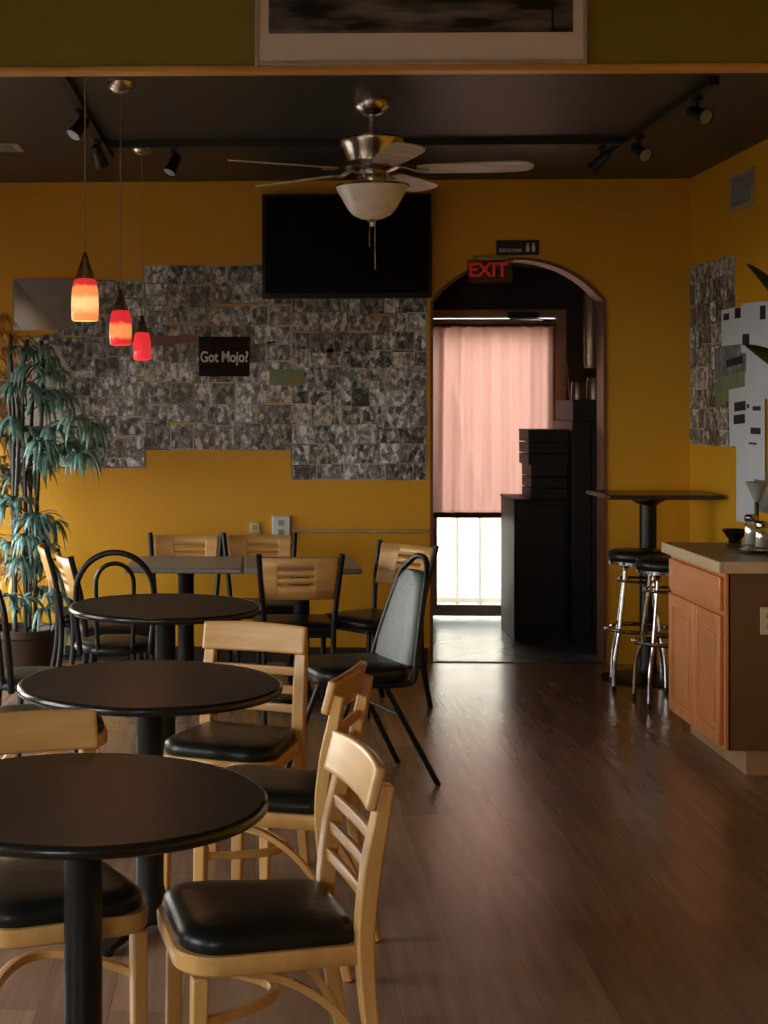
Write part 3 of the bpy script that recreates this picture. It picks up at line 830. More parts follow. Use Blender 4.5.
bm = bx(FX - .04, FX - .021, CY0 - .04, CY1 + .03, .864, .914); bx(FX - .021, XR - .01, CY0 - .04, CY0 - .021, .864, .914, bm)
obj('front_edge', bm, M['counteredge'], ct, bevel=.004)
ou = thing('outlet', 'cream outlet plate on the end panel of the cabinet', 'outlet', (2.185, CY0 - .006, .66))
obj('cover', bx(-.036, .036, -.006, .006, -.058, .058), M['cream'], ou, bevel=.003)
for z in (-.022, .022): obj('socket', bx(-.014, .014, -.008, -.005, z - .014, z + .014), M['beigetrim'], ou, bevel=.002)

# things on the counter
ZT = .913
def on_counter(px, d):
    return cw((px - 187) / 1550 * d, d)
x, y = on_counter(735, 7.45)
b = obj('bowl', lathe(bmesh.new(), [(0, 0), (.030, 0), (.032, .008), (.028, .014), (.060, .060), (.062, .066), (.055, .064), (.020, .018), (0, .016)], 28), M['darkglaze']); b.location = (x, y, ZT)
tag(b, 'small dark flared bowl at the far corner of the countertop', 'bowl')
def shaker(px, d, hgt, label, lidm):
    x, y = on_counter(px, d)
    t = thing('shaker', label, 'shaker', (x, y, ZT), 0, 'shakers on the countertop')
    obj('jar', lathe(bmesh.new(), [(0, 0), (.030, 0), (.033, .006), (.033, hgt * .6), (.028, hgt * .72), (.026, hgt * .78), (.0, hgt * .78)], 24), M['jar'], t)
    obj('contents', lathe(bmesh.new(), [(0, .005), (.029, .005), (.029, hgt * .55), (0, hgt * .56)], 24), M['salt'], t)
    obj('lid', lathe(bmesh.new(), [(.029, hgt * .78), (.031, hgt * .80), (.031, hgt * .92), (.022, hgt), (0, hgt * 1.02)], 24), lidm, t)
shaker(751, 7.35, .145, 'glass shaker of white granules beside the dark bowl on the counter', M['chrome'])
shaker(762, 7.20, .125, 'shorter glass shaker of white granules at the photo edge on the counter', M['chrome'])
x, y = on_counter(757, 7.0)
p = obj('saucer', lathe(bmesh.new(), [(0, 0), (.04, 0), (.075, .010), (.077, .013), (.04, .005), (0, .005)], 32), M['chrome']); p.location = (x, y, ZT)
tag(p, 'silvery saucer lying on the counter in front of the shakers', 'saucer')
x, y = on_counter(757, 7.62 - .12)
t = thing('stemmed_funnel', 'grey cone shaped metal funnel on a dark stem behind the shakers', 'funnel', (x, y, ZT))
obj('stem', lathe(bmesh.new(), [(0, 0), (.035, 0), (.035, .006), (.010, .015), (.008, .10), (.010, .20), (0, .20)], 20), M['blackmetal'], t)
obj('cone', lathe(bmesh.new(), [(.0, .19), (.012, .195), (.052, .285), (.054, .29), (.048, .287), (.008, .20)], 28), M['ventgrey'], t)

# potted plant on the counter, only leaf tips reach the picture
t = thing('potted_plant', 'broad dark pointed leaves reaching in over the counter at the right photo edge', 'plant', (2.42, 6.90, ZT))
obj('pot', lathe(bmesh.new(), [(0, 0), (.085, 0), (.095, .02), (.12, .19), (.126, .20), (.115, .20), (.10, .17), (0, .17)], 32), M['pot'], t)
obj('soil', lathe(bmesh.new(), [(0, .165), (.102, .172), (0, .18)], 24), M['soil'], t)
def blade_leaf(bm, p0, p1, p2, w, n=14, fold=.25, mi=0, ref=(0, 0, 1)):
    pts = arc_pts(p0, p1, p2, n)
    L = []
    for i, p in enumerate(pts):
        tt = i / n
        ta = (pts[min(i + 1, n)] - pts[max(i - 1, 0)]).normalized()
        sd = ta.cross(Vector(ref))
        if sd.length < .05: sd = Vector((1, 0, 0))
        sd.normalize(); up = sd.cross(ta)
        ww = w * (math.sin(math.pi * min(1, tt * .93 + .07)) ** .8) * (1 if tt < 1 else 0) + .0004
        L.append((bm.verts.new(p - sd * ww + up * ww * fold), bm.verts.new(p), bm.verts.new(p + sd * ww + up * ww * fold)))
    for a, b2 in zip(L[:-1], L[1:]):
        for k in (0, 1):
            f = bm.faces.new((a[k], a[k + 1], b2[k + 1], b2[k])); f.material_index = mi
import itertools
for tip, midp, w in (((-.262, .02, 1.29), (-.10, .0, 1.15), .034), ((-.275, .0, .93), (-.12, 0, .86), .040), ((.17, -.1, 1.0), (.05, 0, 1.0), .045), ((.05, -.3, 1.1), (.0, -.05, 1.15), .045), ((.12, .2, 1.45), (.05, .05, 1.2), .045)):
    bm = bmesh.new()
    blade_leaf(bm, (0.0, 0.0, .75 if tip[2] < 1.2 else .95), midp, tip, w, n=16, ref=(.1, -1, .35))
    obj('leaf', bm, M['darkleaf'], t, solid=.002, smooth=60)
bm = bmesh.new(); tube(bm, [(0, 0, .17), (.01, 0, .5), (0, 0, .78), (0, 0, 1.0)], .012, smooth=4); obj('stem', bm, M['cane'], t)

# ------------------------------------------------------------------ television
tv = thing('television', 'black flat screen television hung high on the mustard wall beside the arch', 'television', (.555, YB - .085, 2.53))
tilt = Matrix.Rotation(R(-4), 3, 'X')
def tb(s, c, m, n, **k):
    bm = bmesh.new(); box(bm, tilt @ Vector(c), s, tilt); return obj(n, bm, m, tv, **k)
tb((1.02, .045, .635), (0, 0, 0), M['tvbezel'], 'case', bevel=.006)
tb((.975, .004, .585), (0, -.0245, .005), M['screen'], 'screen')
bm = bx(-.12, .12, .02, .083, -.12, .12); obj('wall_mount', bm, M['blackmetal'], tv)

# ------------------------------------------------------------------ photo collage
def photo_print(x, z, w, hh, rot, label, group, wall='back', layer=0.0, m=None, name='photo_print', cat='photo print', bd=.005):
    bd = rp.choice((.003, .006, .009))
    bm = bmesh.new()
    th = .0012
    W, H = w / 2, hh / 2
    off = .0022 + layer
    box(bm, (0, off / 2, 0), (w, off, hh))
    # picture area, a thin slab on the border sheet
    fs = box(bm, (0, -.0001, 0), (w - 2 * bd, .0004, hh - 2 * bd), mi=1)
    o = obj(name, bm, [M['border'], m or M['photo']])
    rnd = Matrix.Rotation(rot, 4, 'Y')
    if wall == 'back': o.matrix_world = Matrix.Translation((x, YB - .0022 - layer, z)) @ rnd
    else: o.matrix_world = Matrix.Translation((XR - .0022 - layer, x, z)) @ Matrix.Rotation(R(-90), 4, 'Z') @ rnd
    tag(o, label, cat, group)
    return o
rp = random.Random(11)
LABB = 'small black and white photo print taped in the big collage on the mustard back wall'
GRB = 'photo prints of the back wall collage'
skip = [(-.345, -.03, 1.74, 1.91), (-1.52, -1.10, 2.00, 2.36), (-1.42, -1.19, 1.185, 1.93), (.045, 1.05, 2.24, 2.9)]
nlayer = 0
def fill(x0, x1, zt, zb, wall, lab, gr, msel, rowh=(.100, .135), ww=(.10, .175)):
    global nlayer
    z = zt
    while z > zb + .03:
        h_ = min(rp.uniform(*rowh), z - zb)
        x = x0
        if z - h_ - zb < .05: h_ = z - zb
        while x < x1 - .02:
            w_ = rp.uniform(*ww)
            if x1 - x - w_ < .05: w_ = x1 - x
            cx_, cz_ = x + w_ / 2, z - h_ / 2
            bad = wall == 'back' and any(a - .012 < x and x + w_ < b + .012 and c - .012 < z - h_ and z < d_ + .012 for a, b, c, d_ in skip)
            if not bad:
                nlayer += 1
                jz = rp.uniform(-.012, .012) if z < zt - .05 and z - h_ > zb + .05 else 0
                photo_print(cx_, cz_ + jz, w_ + .006, h_ + rp.uniform(.002, .018) * (1 if jz else .2), rp.uniform(-.035, .035) if jz else rp.uniform(-.012, .012), lab, gr, wall, layer=.0016 * (nlayer % 4), m=M['photo2'] if rp.random() < msel else M['photo'])
            x += w_
        z -= h_
fill(-.673, .225, 2.425, 1.295, 'back', LABB, GRB, .35)
fill(.225, 1.043, 2.24, 1.112, 'back', LABB, GRB, .35)
fill(-1.485, -.673, 2.335, 1.183, 'back', LABB, GRB, .25)
fill(8.62, 9.485, 2.40, 1.34, 'right', 'small brownish photo print in the narrow collage on the right wall by the corner', 'photo prints of the right wall collage', .8)
# larger sheets in the collage
def sheet(name, pts, m, label, cat, y=YB - .009, th=.0015, group=None):
    bm = bmesh.new()
    th = YB - y
    A = [bm.verts.new((x, y, z)) for x, z in pts]; B = [bm.verts.new((x, y + th, z)) for x, z in pts]
    bm.faces.new(A); bm.faces.new(B[::-1])
    for k in range(len(pts)):
        bm.faces.new((A[k], A[(k + 1) % len(pts)], B[(k + 1) % len(pts)], B[k]))
    o = obj(name, bm, m); tag(o, label, cat, group); return o
t = thing('poster', 'grey poster with a pale slanting corner at the top left of the back wall collage', 'poster', (0, YB, 0))
bm = bx(-1.489, -1.10, -.010, 0, 2.03, 2.345); obj('poster_sheet', bm, M['papergrey'], t)
bm = bmesh.new()
A = [bm.verts.new((x, -.0105, z)) for x, z in ((-1.485, 2.03), (-1.19, 2.03), (-1.475, 2.335))]; bm.faces.new(A); obj('pale_corner', bm, M['paperpale'], t, solid=.0006)
sheet('poster', ((-1.42, 1.19), (-1.17, 1.20), (-1.185, 1.93), (-1.42, 1.93)), M['paperpale'], 'tall pale grey poster behind the palm leaves at the left of the collage', 'poster')
sheet('paper_strip', ((-.86, 1.98), (-.35, 2.0), (-.35, 1.955), (-.62, 1.93)), M['paperbrown'], 'dull pink paper strip beside the black lettered sign in the collage', 'paper', y=YB - .012)
sheet('photo_print', ((.09, 1.79), (.30, 1.79), (.30, 1.69), (.09, 1.69)), M['papergreen'], 'pale greenish card just right of and below the lettered sign', 'card', y=YB - .011)
sg = thing('lettered_sign', 'small black sign reading Got Mojo? in pale letters amid the photo collage', 'sign', (-.186, YB - .012, 1.826))
obj('card', bx(-.155, .155, 0, .012, -.082, .162), M['signblack'], sg)
text_mesh('lettering', 'Got Mojo?', .092, M['letter'], sg, (0, -.001, .035), (R(90), 0, 0), .001, .74)

# ------------------------------------------------------------------ wall fittings
t = thing('outlet_box', 'white outlet box on the back wall where the pale raceway begins', 'outlet', (.161, YB, .823))
obj('box_body', bx(-.055, .055, -.035, 0, -.068, .068), M['white'], t, bevel=.006)
for z in (-.028, .028): obj('socket', bx(-.018, .018, -.038, -.034, z - .016, z + .016), M['ventgrey'], t, bevel=.003)
t = thing('outlet_box', 'small cream wall socket left of the white outlet box', 'outlet', (.0, YB, .820))
obj('box_body', bx(-.032, .032, -.022, 0, -.034, .034), M['cream'], t, bevel=.005)
obj('socket', bx(-.014, .014, -.025, -.021, -.014, .014), M['beigetrim'], t, bevel=.002)
r_ = obj('cable_raceway', bx(.217, 1.05, YB - .02, YB - .001, .790, .812), M['beigetrim'], bevel=.004); tag(r_, 'thin pale cable raceway running along the mustard wall to the arch', 'cable raceway')

t = thing('restroom_sign', 'small black sign with pale writing and two figures above the arch', 'sign', (1.595, YB, 2.525))
obj('plate', bx(-.128, .128, -.012, 0, -.045, .045), M['blackmatte'], t, bevel=.003)
text_mesh('lettering', 'RESTROOMS', .028, M['letter'], t, (-.045, -.014, -.018), (R(90), 0, 0), .0008, .85)
for x in (.060, .095):
    bm = bmesh.new(); lathe(bm, [(0, .016), (.007, .019), (.008, .025), (0, .031)], 12, (x, -.014, 0)); box(bm, (x, -.014, -.006), (.018, .003, .036)); obj('figure', bm, M['letter'], t)
t = thing('exit_sign', 'clear panel exit sign with red letters at the top left of the arch', 'sign', (1.425, YB - .03, 2.385))
obj('plate', bx(-.135, .135, -.004, .004, -.075, .065), M['plate'], t)
text_mesh('lettering', 'EXIT', .115, M['redletter'], t, (-.012, -.008, 0), (R(90), 0, 0), .003, 1.0)
obj('bracket', bx(-.10, .10, -.012, .03, .065, .082), M['nickel'], t)

vt = thing('wall_vent', 'pale square vent grille high on the right wall near the ceiling', 'vent', (XR, 0, 0))
def atX(px, X): 
    d = X / ((px - 187) / 1550 * CS - SN); u = (px - 187) / 1550 * d; return u * SN + d * CS, d
ya, da = atX(731, XR); yb, db = atX(755, XR)
vz0, vz1 = 2.63, 2.83
bm = bx(-.012, 0, yb, ya, vz0, vz0 + .025); bx(-.012, 0, yb, ya, vz1 - .025, vz1, bm); bx(-.012, 0, yb, yb + .03, vz0 + .025, vz1 - .025, bm); bx(-.012, 0, ya - .03, ya, vz0 + .025, vz1 - .025, bm)
obj('frame', bm, mat('pale vent frame', (.5, .36, .24), .5, noise=8), vt, bevel=.002)
bm = bx(-.003, 0, yb + .03, ya - .03, vz0 + .025, vz1 - .025)
for k in range(11):
    z = vz0 + .035 + k * .0135; box(bm, (-.006, (ya + yb) / 2, z), (.008, ya - yb - .06, .004))
obj('grille', bm, M['ventgrey'], vt)

# papers pinned to the right wall
def wall_paper(p0, p1, y0, y1, m, label, layer, marks=(), rot=0):
    """p0,p1: picture columns used to find the two ends along the wall"""
    Ya, d0 = atX(p0, XR); Yb, d1 = atX(p1, XR)
    dm = (d0 + d1) / 2; zt = 1.6 + (400 - y0) / 1550 * dm; zb = 1.6 + (400 - y1) / 1550 * dm
    cy, cz = (Ya + Yb) / 2, (zt + zb) / 2
    bm = bmesh.new(); box(bm, (0, .0001, 0), (Ya - Yb, .0002, zt - zb))
    o = obj('pinned_paper', bm, m); o.matrix_world = Matrix.Translation((XR - .0075 - layer * .15, cy, cz)) @ Matrix.Rotation(R(-90), 4, 'Z') @ Matrix.Rotation(R(rot), 4, 'Y')
    tag(o, label, 'paper', 'papers pinned to the right wall')
    W_, H_ = Ya - Yb, zt - zb
    if marks:
        for a, b_, c, d_ in marks:
            mk = bmesh.new(); box(mk, (-W_ / 2 + W_ * (a + b_) / 2, -.0004, H_ / 2 - H_ * (c + d_) / 2), (W_ * (b_ - a), .001, H_ * (d_ - c))); obj('printed_block', mk, M['ink'], o)
NEWS = mat('grey newsprint', (.25, .26, .26), .7, noise=14, col2=(.08, .08, .08))
wall_paper(723, 746, 308, 345, M['paper'], 'white notice with black squares at the upper left of the pinned papers', .010, ((.1, .35, .12, .3), (.6, .85, .02, .3)))
wall_paper(743, 772, 302, 353, M['paper'], 'wide white notice at the top of the pinned papers by the photo edge', .013, ((.05, .3, .62, .85), (.66, .85, .08, .35)), 2)
wall_paper(716, 752, 343, 374, NEWS, 'grey newsprint clipping below the notice with black squares', .007, ((.35, .8, .5, .75),), -4)
wall_paper(716, 750, 369, 398, M['papergreen'], 'green and yellow printed flyer in the middle of the pinned papers', .004, (), -14)
wall_paper(748, 776, 345, 398, M['paper'], 'white sheet half covered by the lower dark leaf', .016, ((.1, .2, .7, .8),), 2)
wall_paper(731, 750, 388, 446, M['paper'], 'narrow white sheet with two dark pictures left of the tall sheet', .020, ((.30, .9, .24, .40), (.25, .85, .46, .62)), -3)
wall_paper(747, 767, 372, 479, M['paper'], 'tall white sheet of small print hanging lowest of the pinned papers', .024, ((.1, .22, .3, .34), (.4, .8, .32, .36), (.3, .8, .52, .58), (.2, .6, .66, .68)))
wall_paper(738, 756, 440, 523, M['paper'], 'long pale blue sheet trailing down to the countertop', .012)
wall_paper(750, 775, 470, 512, NEWS, 'grey clipping low on the wall behind the shakers', .009)

# ------------------------------------------------------------------ framed picture on header
pic = thing('framed_picture', 'wide framed black and white landscape on the green header, cut by the photo top', 'picture')
pd = 4.74
pic.location = (0, HY - .02, 0); pic.rotation_euler = (0, 0, HR)
x0, x1 = .0125, 1.0
zb = 2.638
bm = bx(x0, x1, -.022, -.006, zb, zb + .78); obj('mount', bm, M['frame_white'], pic)
bm = bmesh.new(); f = .012
bx(x0 - f, x0, -.03, -.001, zb - f, zb + .79, bm); bx(x1, x1 + f, -.03, -.001, zb - f, zb + .79, bm); bx(x0, x1, -.03, -.001, zb - f, zb, bm); bx(x0, x1, -.03, -.001, zb + .78, zb + .79, bm)
obj('frame', bm, mat('silver grey frame', (.55, .49, .43), .4, noise=9), pic, bevel=.002)
ip = obj('landscape_print', bx(x0 + .030, x1 - .03, -.0235, -.0215, zb + .085, zb + .74), M['harbour'], pic)
bm = bx(x1 - .095, x1 - .089, -.0245, -.0235, zb + .09, zb + .6); obj('pole_in_print', bm, M['blackmatte'], ip)

# ------------------------------------------------------------------ ceiling fan
fan = thing('ceiling_fan', 'brushed metal ceiling fan with pale blades and a frosted bowl light', 'ceiling fan', (*cw((372 - 187) / 1550 * 6.9, 6.9), 0))
obj('canopy', lathe(bmesh.new(), [(.082, ZC), (.084, ZC - .015), (.075, ZC - .045), (.05, ZC - .065), (.03, ZC - .075), (0, ZC - .075)], 32), M['nickel'], fan, smooth=50)
bm = bmesh.new(); tube(bm, [(0, 0, ZC - .07), (0, 0, 2.76)], .014); obj('downrod', bm, M['nickel'], fan)
obj('motor_housing', lathe(bmesh.new(), [(0, 2.775), (.05, 2.772), (.13, 2.765), (.142, 2.755), (.140, 2.74), (.128, 2.725), (.112, 2.68), (.105, 2.66), (.12, 2.655), (.12, 2.63), (.07, 2.61), (0, 2.605)], 40), M['nickel'], fan, smooth=50)
obj('switch_housing', lathe(bmesh.new(), [(0, 2.61), (.06, 2.61), (.066, 2.59), (.06, 2.565), (.10, 2.56), (.165, 2.555), (.168, 2.545), (.12, 2.545), (0, 2.545)], 40), M['nickel'], fan, smooth=50)
obj('lamp_bowl', lathe(bmesh.new(), [(.163, 2.553), (.158, 2.54), (.135, 2.50), (.110, 2.455), (.085, 2.425), (.05, 2.408), (0, 2.402)], 44), M['bowlglass'], fan, smooth=60)
obj('finial', lathe(bmesh.new(), [(.02, 2.408), (.022, 2.398), (.012, 2.39), (.010, 2.375), (0, 2.37)], 20), M['nickel'], fan)
bm = bmesh.new(); tube(bm, [(.012, -.012, 2.39), (.013, -.013, 2.18)], .0022, n=6); obj('pull_chain', bm, M['nickel'], fan)
bm = bmesh.new(); tube(bm, [(-.012, -.012, 2.39), (-.012, -.013, 2.28)], .0022, n=6); obj('pull_chain', bm, M['nickel'], fan)
for k in range(5):
    a = R(-9 + 72 * k)
    rot = Matrix.Rotation(a, 4, 'Z')
    pitch = Matrix.Rotation(R(-9), 4, 'X')
    bm = bmesh.new()
    out = [(.20, -.045), (.24, -.060), (.45, -.072), (.62, -.074), (.675, -.062), (.70, -.03), (.705, 0), (.70, .03), (.675, .062), (.62, .074), (.45, .072), (.24, .060), (.20, .045)]
    A = [bm.verts.new((x, y, .003)) for x, y in out]; B = [bm.verts.new((x, y, -.003)) for x, y in out]
    bm.faces.new(A); bm.faces.new(B[::-1])
    for j in range(len(out)): bm.faces.new((A[j], A[(j + 1) % len(out)], B[(j + 1) % len(out)], B[j]))
    bmesh.ops.transform(bm, matrix=Matrix.Translation((0, 0, 2.622)) @ rot @ pitch, verts=bm.verts[:])
    bl = obj('blade', bm, M['blade'], fan)
    bm = bmesh.new(); sweep(bm, smooth_path([(.09, 0, 2.64), (.15, 0, 2.628), (.19, 0, 2.615), (.25, 0, 2.614)], 4), rect(.035, .006))
    bmesh.ops.transform(bm, matrix=rot, verts=bm.verts[:]); obj('blade_bracket', bm, M['nickel'], bl)

# ------------------------------------------------------------------ pendants
def pendant(x, y, zb, m, label, cordlen_top=ZC):
    t = thing('pendant_lamp', label, 'pendant lamp', (x, y, zb), 0, 'pendant lamps with coloured glass shades')
    obj('glass_shade', lathe(bmesh.new(), [(.040, 0.0), (.046, .004), (.048, .05), (.046, .10), (.040, .135), (.028, .150), (.024, .150), (.035, .132), (.041, .10), (.043, .05), (.041, .008)], 32), m, t, smooth=60)
    obj('cap', lathe(bmesh.new(), [(.032, .145), (.030, .165), (.020, .19), (.012, .215), (.006, .235), (0, .24)], 24), M['nickel'], t)
    top = cordlen_top - zb
    bm = bmesh.new(); tube(bm, [(0, 0, .235), (0, 0, top - .03)], .0028, n=6); obj('cord', bm, M['cord'], t)
    obj('canopy', lathe(bmesh.new(), [(0, top - .045), (.03, top - .04), (.055, top - .02), (.06, top), (0, top)], 28), M['nickel'], t, smooth=50)
    pl = bpy.data.lights.new('bulb', 'POINT'); pl.energy = 1.2; pl.color = (1, .5, .2); pl.shadow_soft_size = .02
    lo = bpy.data.objects.new('bulb', pl); COL.objects.link(lo); lo.parent = t; lo.location = (0, 0, -.02)
for px, d, yb_, m, lab in ((85, 5.35, 321, 'shade_amber', 'pendant lamp with glowing amber shade, nearest and largest of the three'),
                           (120.5, 6.55, 345, 'shade_mid', 'middle pendant lamp with mottled red and orange shade'),
                           (142, 8.2, 360, 'shade_red', 'smallest-looking pendant lamp, its shade all red')):
    x, y = cw((px - 187) / 1550 * d, d)
    pendant(x, y, 1.6 + (400 - yb_) / 1550 * d, M[m], lab)

# ------------------------------------------------------------------ track lights
tk = thing('lighting_track', 'black ceiling lighting track running across the dark ceiling behind the fan', 'lighting track')
zt = ZC
obj('cross_rail', bx(-.78, 1.93, 7.98, 8.02, zt - .035, zt), M['blackmatte'], tk)
obj('side_rail', bx(-.805, -.765, 5.2, 8.4, zt - .035, zt), M['blackmatte'], tk)
obj('side_rail', bx(1.88, 1.92, 6.5, 8.4, zt - .035, zt), M['blackmatte'], tk)
def spot(x, y, aim, label):
    t = thing('track_spotlight', label, 'spotlight', (x, y, zt - .035), 0, 'spotlights on the ceiling track'); t.scale = (.74, .74, .74)
    obj('adapter', bx(-.02, .02, -.05, .05, -.03, 0), M['blackmatte'], t, bevel=.004)
    bm = bmesh.new(); tube(bm, [(0, 0, -.02), (0, 0, -.075)], .009); obj('swivel', bm, M['blackmatte'], t)
    v = Vector(aim).normalized(); q = v.to_track_quat('Z', 'Y')
    bm = bmesh.new(); lathe(bm, [(0, -.075), (.02, -.075), (.035, -.055), (.038, -.02), (.040, .04), (.048, .075), (.050, .085), (.046, .085), (.044, .078)], 28)
    bmesh.ops.transform(bm, matrix=Matrix.Translation((0, 0, -.10)) @ q.to_matrix().to_4x4(), verts=bm.verts[:])
    c = obj('can', bm, M['blackmatte'], t, smooth=50)
    bm = bmesh.new(); lathe(bm, [(.044, .078), (.02, .082), (0, .083)], 24)
    bmesh.ops.transform(bm, matrix=Matrix.Translation((0, 0, -.10)) @ q.to_matrix().to_4x4(), verts=bm.verts[:])
    obj('lens', bm, mat('grey lamp face', (.42, .40, .37), .3, noise=9), c, smooth=50)
spot(-.785, 6.95, (-.5, -.5, -.8), 'track spotlight on the left rail, its pale face turned left')
spot(-.785, 7.75, (.2, .6, -.6), 'track spotlight at the far end of the left rail')
spot(-.42, 8.05, (-.35, -.35, -.8), 'single track spotlight on the cross rail near the left rail, aimed down')
spot(1.90, 6.75, (.35, -.75, -.35), 'track spotlight nearest the green header on the right rail')
spot(1.90, 7.75, (.30, -.75, -.45), 'right one of the paired spotlights where the right rail meets the cross rail')
spot(1.78, 8.05, (-.5, .4, -.5), 'left one of the paired spotlights where the rails meet')
cv = thing('ceiling_vent', 'pale rectangular ceiling vent at the left photo edge', 'vent', (-1.48, 8.13, ZC))
obj('vent_frame', bx(-.25, .25, -.12, .12, -.012, 0), mat('pale ceiling vent', (.40, .36, .32), .6, noise=9), cv, bevel=.003)
bm = bmesh.new()
for k in range(6): box(bm, (0, -.08 + .032 * k, -.015), (.42, .012, .006))
obj('louvres', bm, M['ventgrey'], cv)

# ------------------------------------------------------------------ palm
def palm(name, label, loc, leafm, seed, clusters, nst, hgt):
    t = thing(name, label, 'plant', loc)
    rg = random.Random(seed)
    obj('pot', lathe(bmesh.new(), [(0, 0), (.15, 0), (.16, .02), (.19, .26), (.205, .27), (.205, .31), (.185, .31), (.175, .27), (0, .26)], 36), M['pot'], t)
    obj('soil', lathe(bmesh.new(), [(0, .275), (.175, .27), (0, .29)], 24), M['soil'], t)
    tops = []
    for k in range(nst):
        a = 2 * math.pi * k / nst + rg.uniform(-.3, .3); r0 = rg.uniform(.03, .09)
        x, y = r0 * math.cos(a), r0 * math.sin(a); h_ = hgt * rg.uniform(.8, 1.0)
        bm = bmesh.new(); P = [(x, y, .26), (x * 1.1, y * 1.1, .26 + h_ * .4), (x * 1.2 + rg.uniform(-.03, .03), y * 1.3, .26 + h_ * .8), (x * 1.5, y * 1.5, .26 + h_)]
        tube(bm, P, .012, n=8, smooth=5); obj('cane', bm, M['cane'], t)
    fo = bmesh.new()
    more = [(a + rg.uniform(-.10, .10), b + rg.uniform(-.12, .12), c + rg.uniform(-.10, .10), s * .9) for a, b, c, s in clusters]
    for (cx_, cy_, cz_, s) in list(clusters) + more:
        base = Vector((rg.uniform(-.05, .05), rg.uniform(-.05, .05), cz_ - .12)); c = Vector((cx_, cy_, cz_))
        f0 = len(fo.faces); tube(fo, arc_pts(base, (base + c) / 2 + Vector((0, 0, .08)), c, 6), .004, n=5); fo.faces.ensure_lookup_table()
        for f in fo.faces[f0:]: f.material_index = 1
        out = (c - base); out.z = 0
        if out.length < .02: out = Vector((rg.uniform(-1, 1), rg.uniform(-1, 1), 0))
        out.normalize(); a0 = math.atan2(out.y, out.x)
        n = rg.randint(12, 17)
        for i in range(n):
            a = a0 + (i - (n - 1) / 2) * R(230) / n + rg.uniform(-.15, .15)
            L = s * rg.uniform(.09, .17); dz = rg.uniform(-.16, .02)
            d = Vector((math.cos(a), math.sin(a), 0))
            blade_leaf(fo, c, c + d * L * .6 + Vector((0, 0, .05)), c + d * L + Vector((0, 0, dz)), rg.uniform(.011, .018) * s, n=5)
    obj('foliage', fo, [leafm, M['cane']], t, smooth=180, solid=.0012)
    return t
rg = random.Random(21)
cl = []
# clusters where the photo shows them (relative to the pot)
for px, py, dd, s in ((25, 350, 0, 1), (40, 365, .1, 1), (20, 385, -.1, 1), (38, 400, .05, 1), (62, 400, 0, 1), (75, 420, -.1, 1), (50, 430, 0, 1.1), (30, 430, .1, 1), (70, 445, .05, 1), (82, 455, -.1, .9), (45, 455, 0, 1),
                      (15, 420, 0, 1), (22, 500, 0, 1), (30, 520, -.1, 1), (40, 548, .05, .9), (12, 545, -.1, 1.1), (25, 560, 0, 1), (50, 360, 0, .5), (15, 480, .1, 1), (45, 610, 0, .9), (20, 600, -.1, 1), (40, 590, .1, .8), (5, 500, 0, 1), (52, 525, .1, .8), (60, 625, -.05, .7), (35, 470, .1, .9)):
    d = 8.75 + dd; X, Y = cw((px - 187) / 1550 * d, d); cl.append((X + 1.32, Y - 8.75, 1.6 + (400 - py) / 1550 * d, s))
palm('potted_palm', 'tall bushy palm with teal green leaves and dark canes in front of the collage', (-1.32, 8.75, 0), M['leaf'], 5, cl, 6, 1.75)
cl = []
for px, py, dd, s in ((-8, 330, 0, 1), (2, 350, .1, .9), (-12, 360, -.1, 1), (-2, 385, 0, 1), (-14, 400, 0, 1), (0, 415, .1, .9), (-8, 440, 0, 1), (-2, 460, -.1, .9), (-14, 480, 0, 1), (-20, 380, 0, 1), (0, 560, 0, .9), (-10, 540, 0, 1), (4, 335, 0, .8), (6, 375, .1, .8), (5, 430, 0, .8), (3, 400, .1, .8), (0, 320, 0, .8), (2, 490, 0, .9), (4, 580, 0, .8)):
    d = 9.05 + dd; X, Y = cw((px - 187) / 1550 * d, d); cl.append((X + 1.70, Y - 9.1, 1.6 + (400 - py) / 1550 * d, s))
palm('potted_palm', 'plant with golden light painted into leaves at the left photo edge behind the teal palm', (-1.70, 9.1, 0), M['goldlitleaf'], 9, cl, 4, 1.6)  # added second plant, its gold leaves stand in for lit foliage

# ------------------------------------------------------------------ vestibule furniture
t = thing('low_cabinet', 'waist high very dark cabinet just inside the arch', 'cabinet', (0, 0, 0))
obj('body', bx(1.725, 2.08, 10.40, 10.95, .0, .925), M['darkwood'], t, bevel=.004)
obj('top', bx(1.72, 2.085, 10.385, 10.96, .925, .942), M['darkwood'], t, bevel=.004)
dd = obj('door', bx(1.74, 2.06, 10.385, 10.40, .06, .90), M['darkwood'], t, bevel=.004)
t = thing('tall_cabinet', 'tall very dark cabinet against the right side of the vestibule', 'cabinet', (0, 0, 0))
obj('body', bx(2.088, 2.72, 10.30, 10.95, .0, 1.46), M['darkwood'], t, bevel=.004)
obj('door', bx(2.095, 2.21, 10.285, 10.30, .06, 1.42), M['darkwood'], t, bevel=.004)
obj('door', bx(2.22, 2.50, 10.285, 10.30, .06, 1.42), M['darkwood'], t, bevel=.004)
bm = bx(2.10, 2.70, 10.34, 10.9, 1.46, 1.60)
b = obj('wooden_box', bm, M['darkwood2'], bevel=.004); tag(b, 'long dark box lying on top of the tall cabinet', 'box')
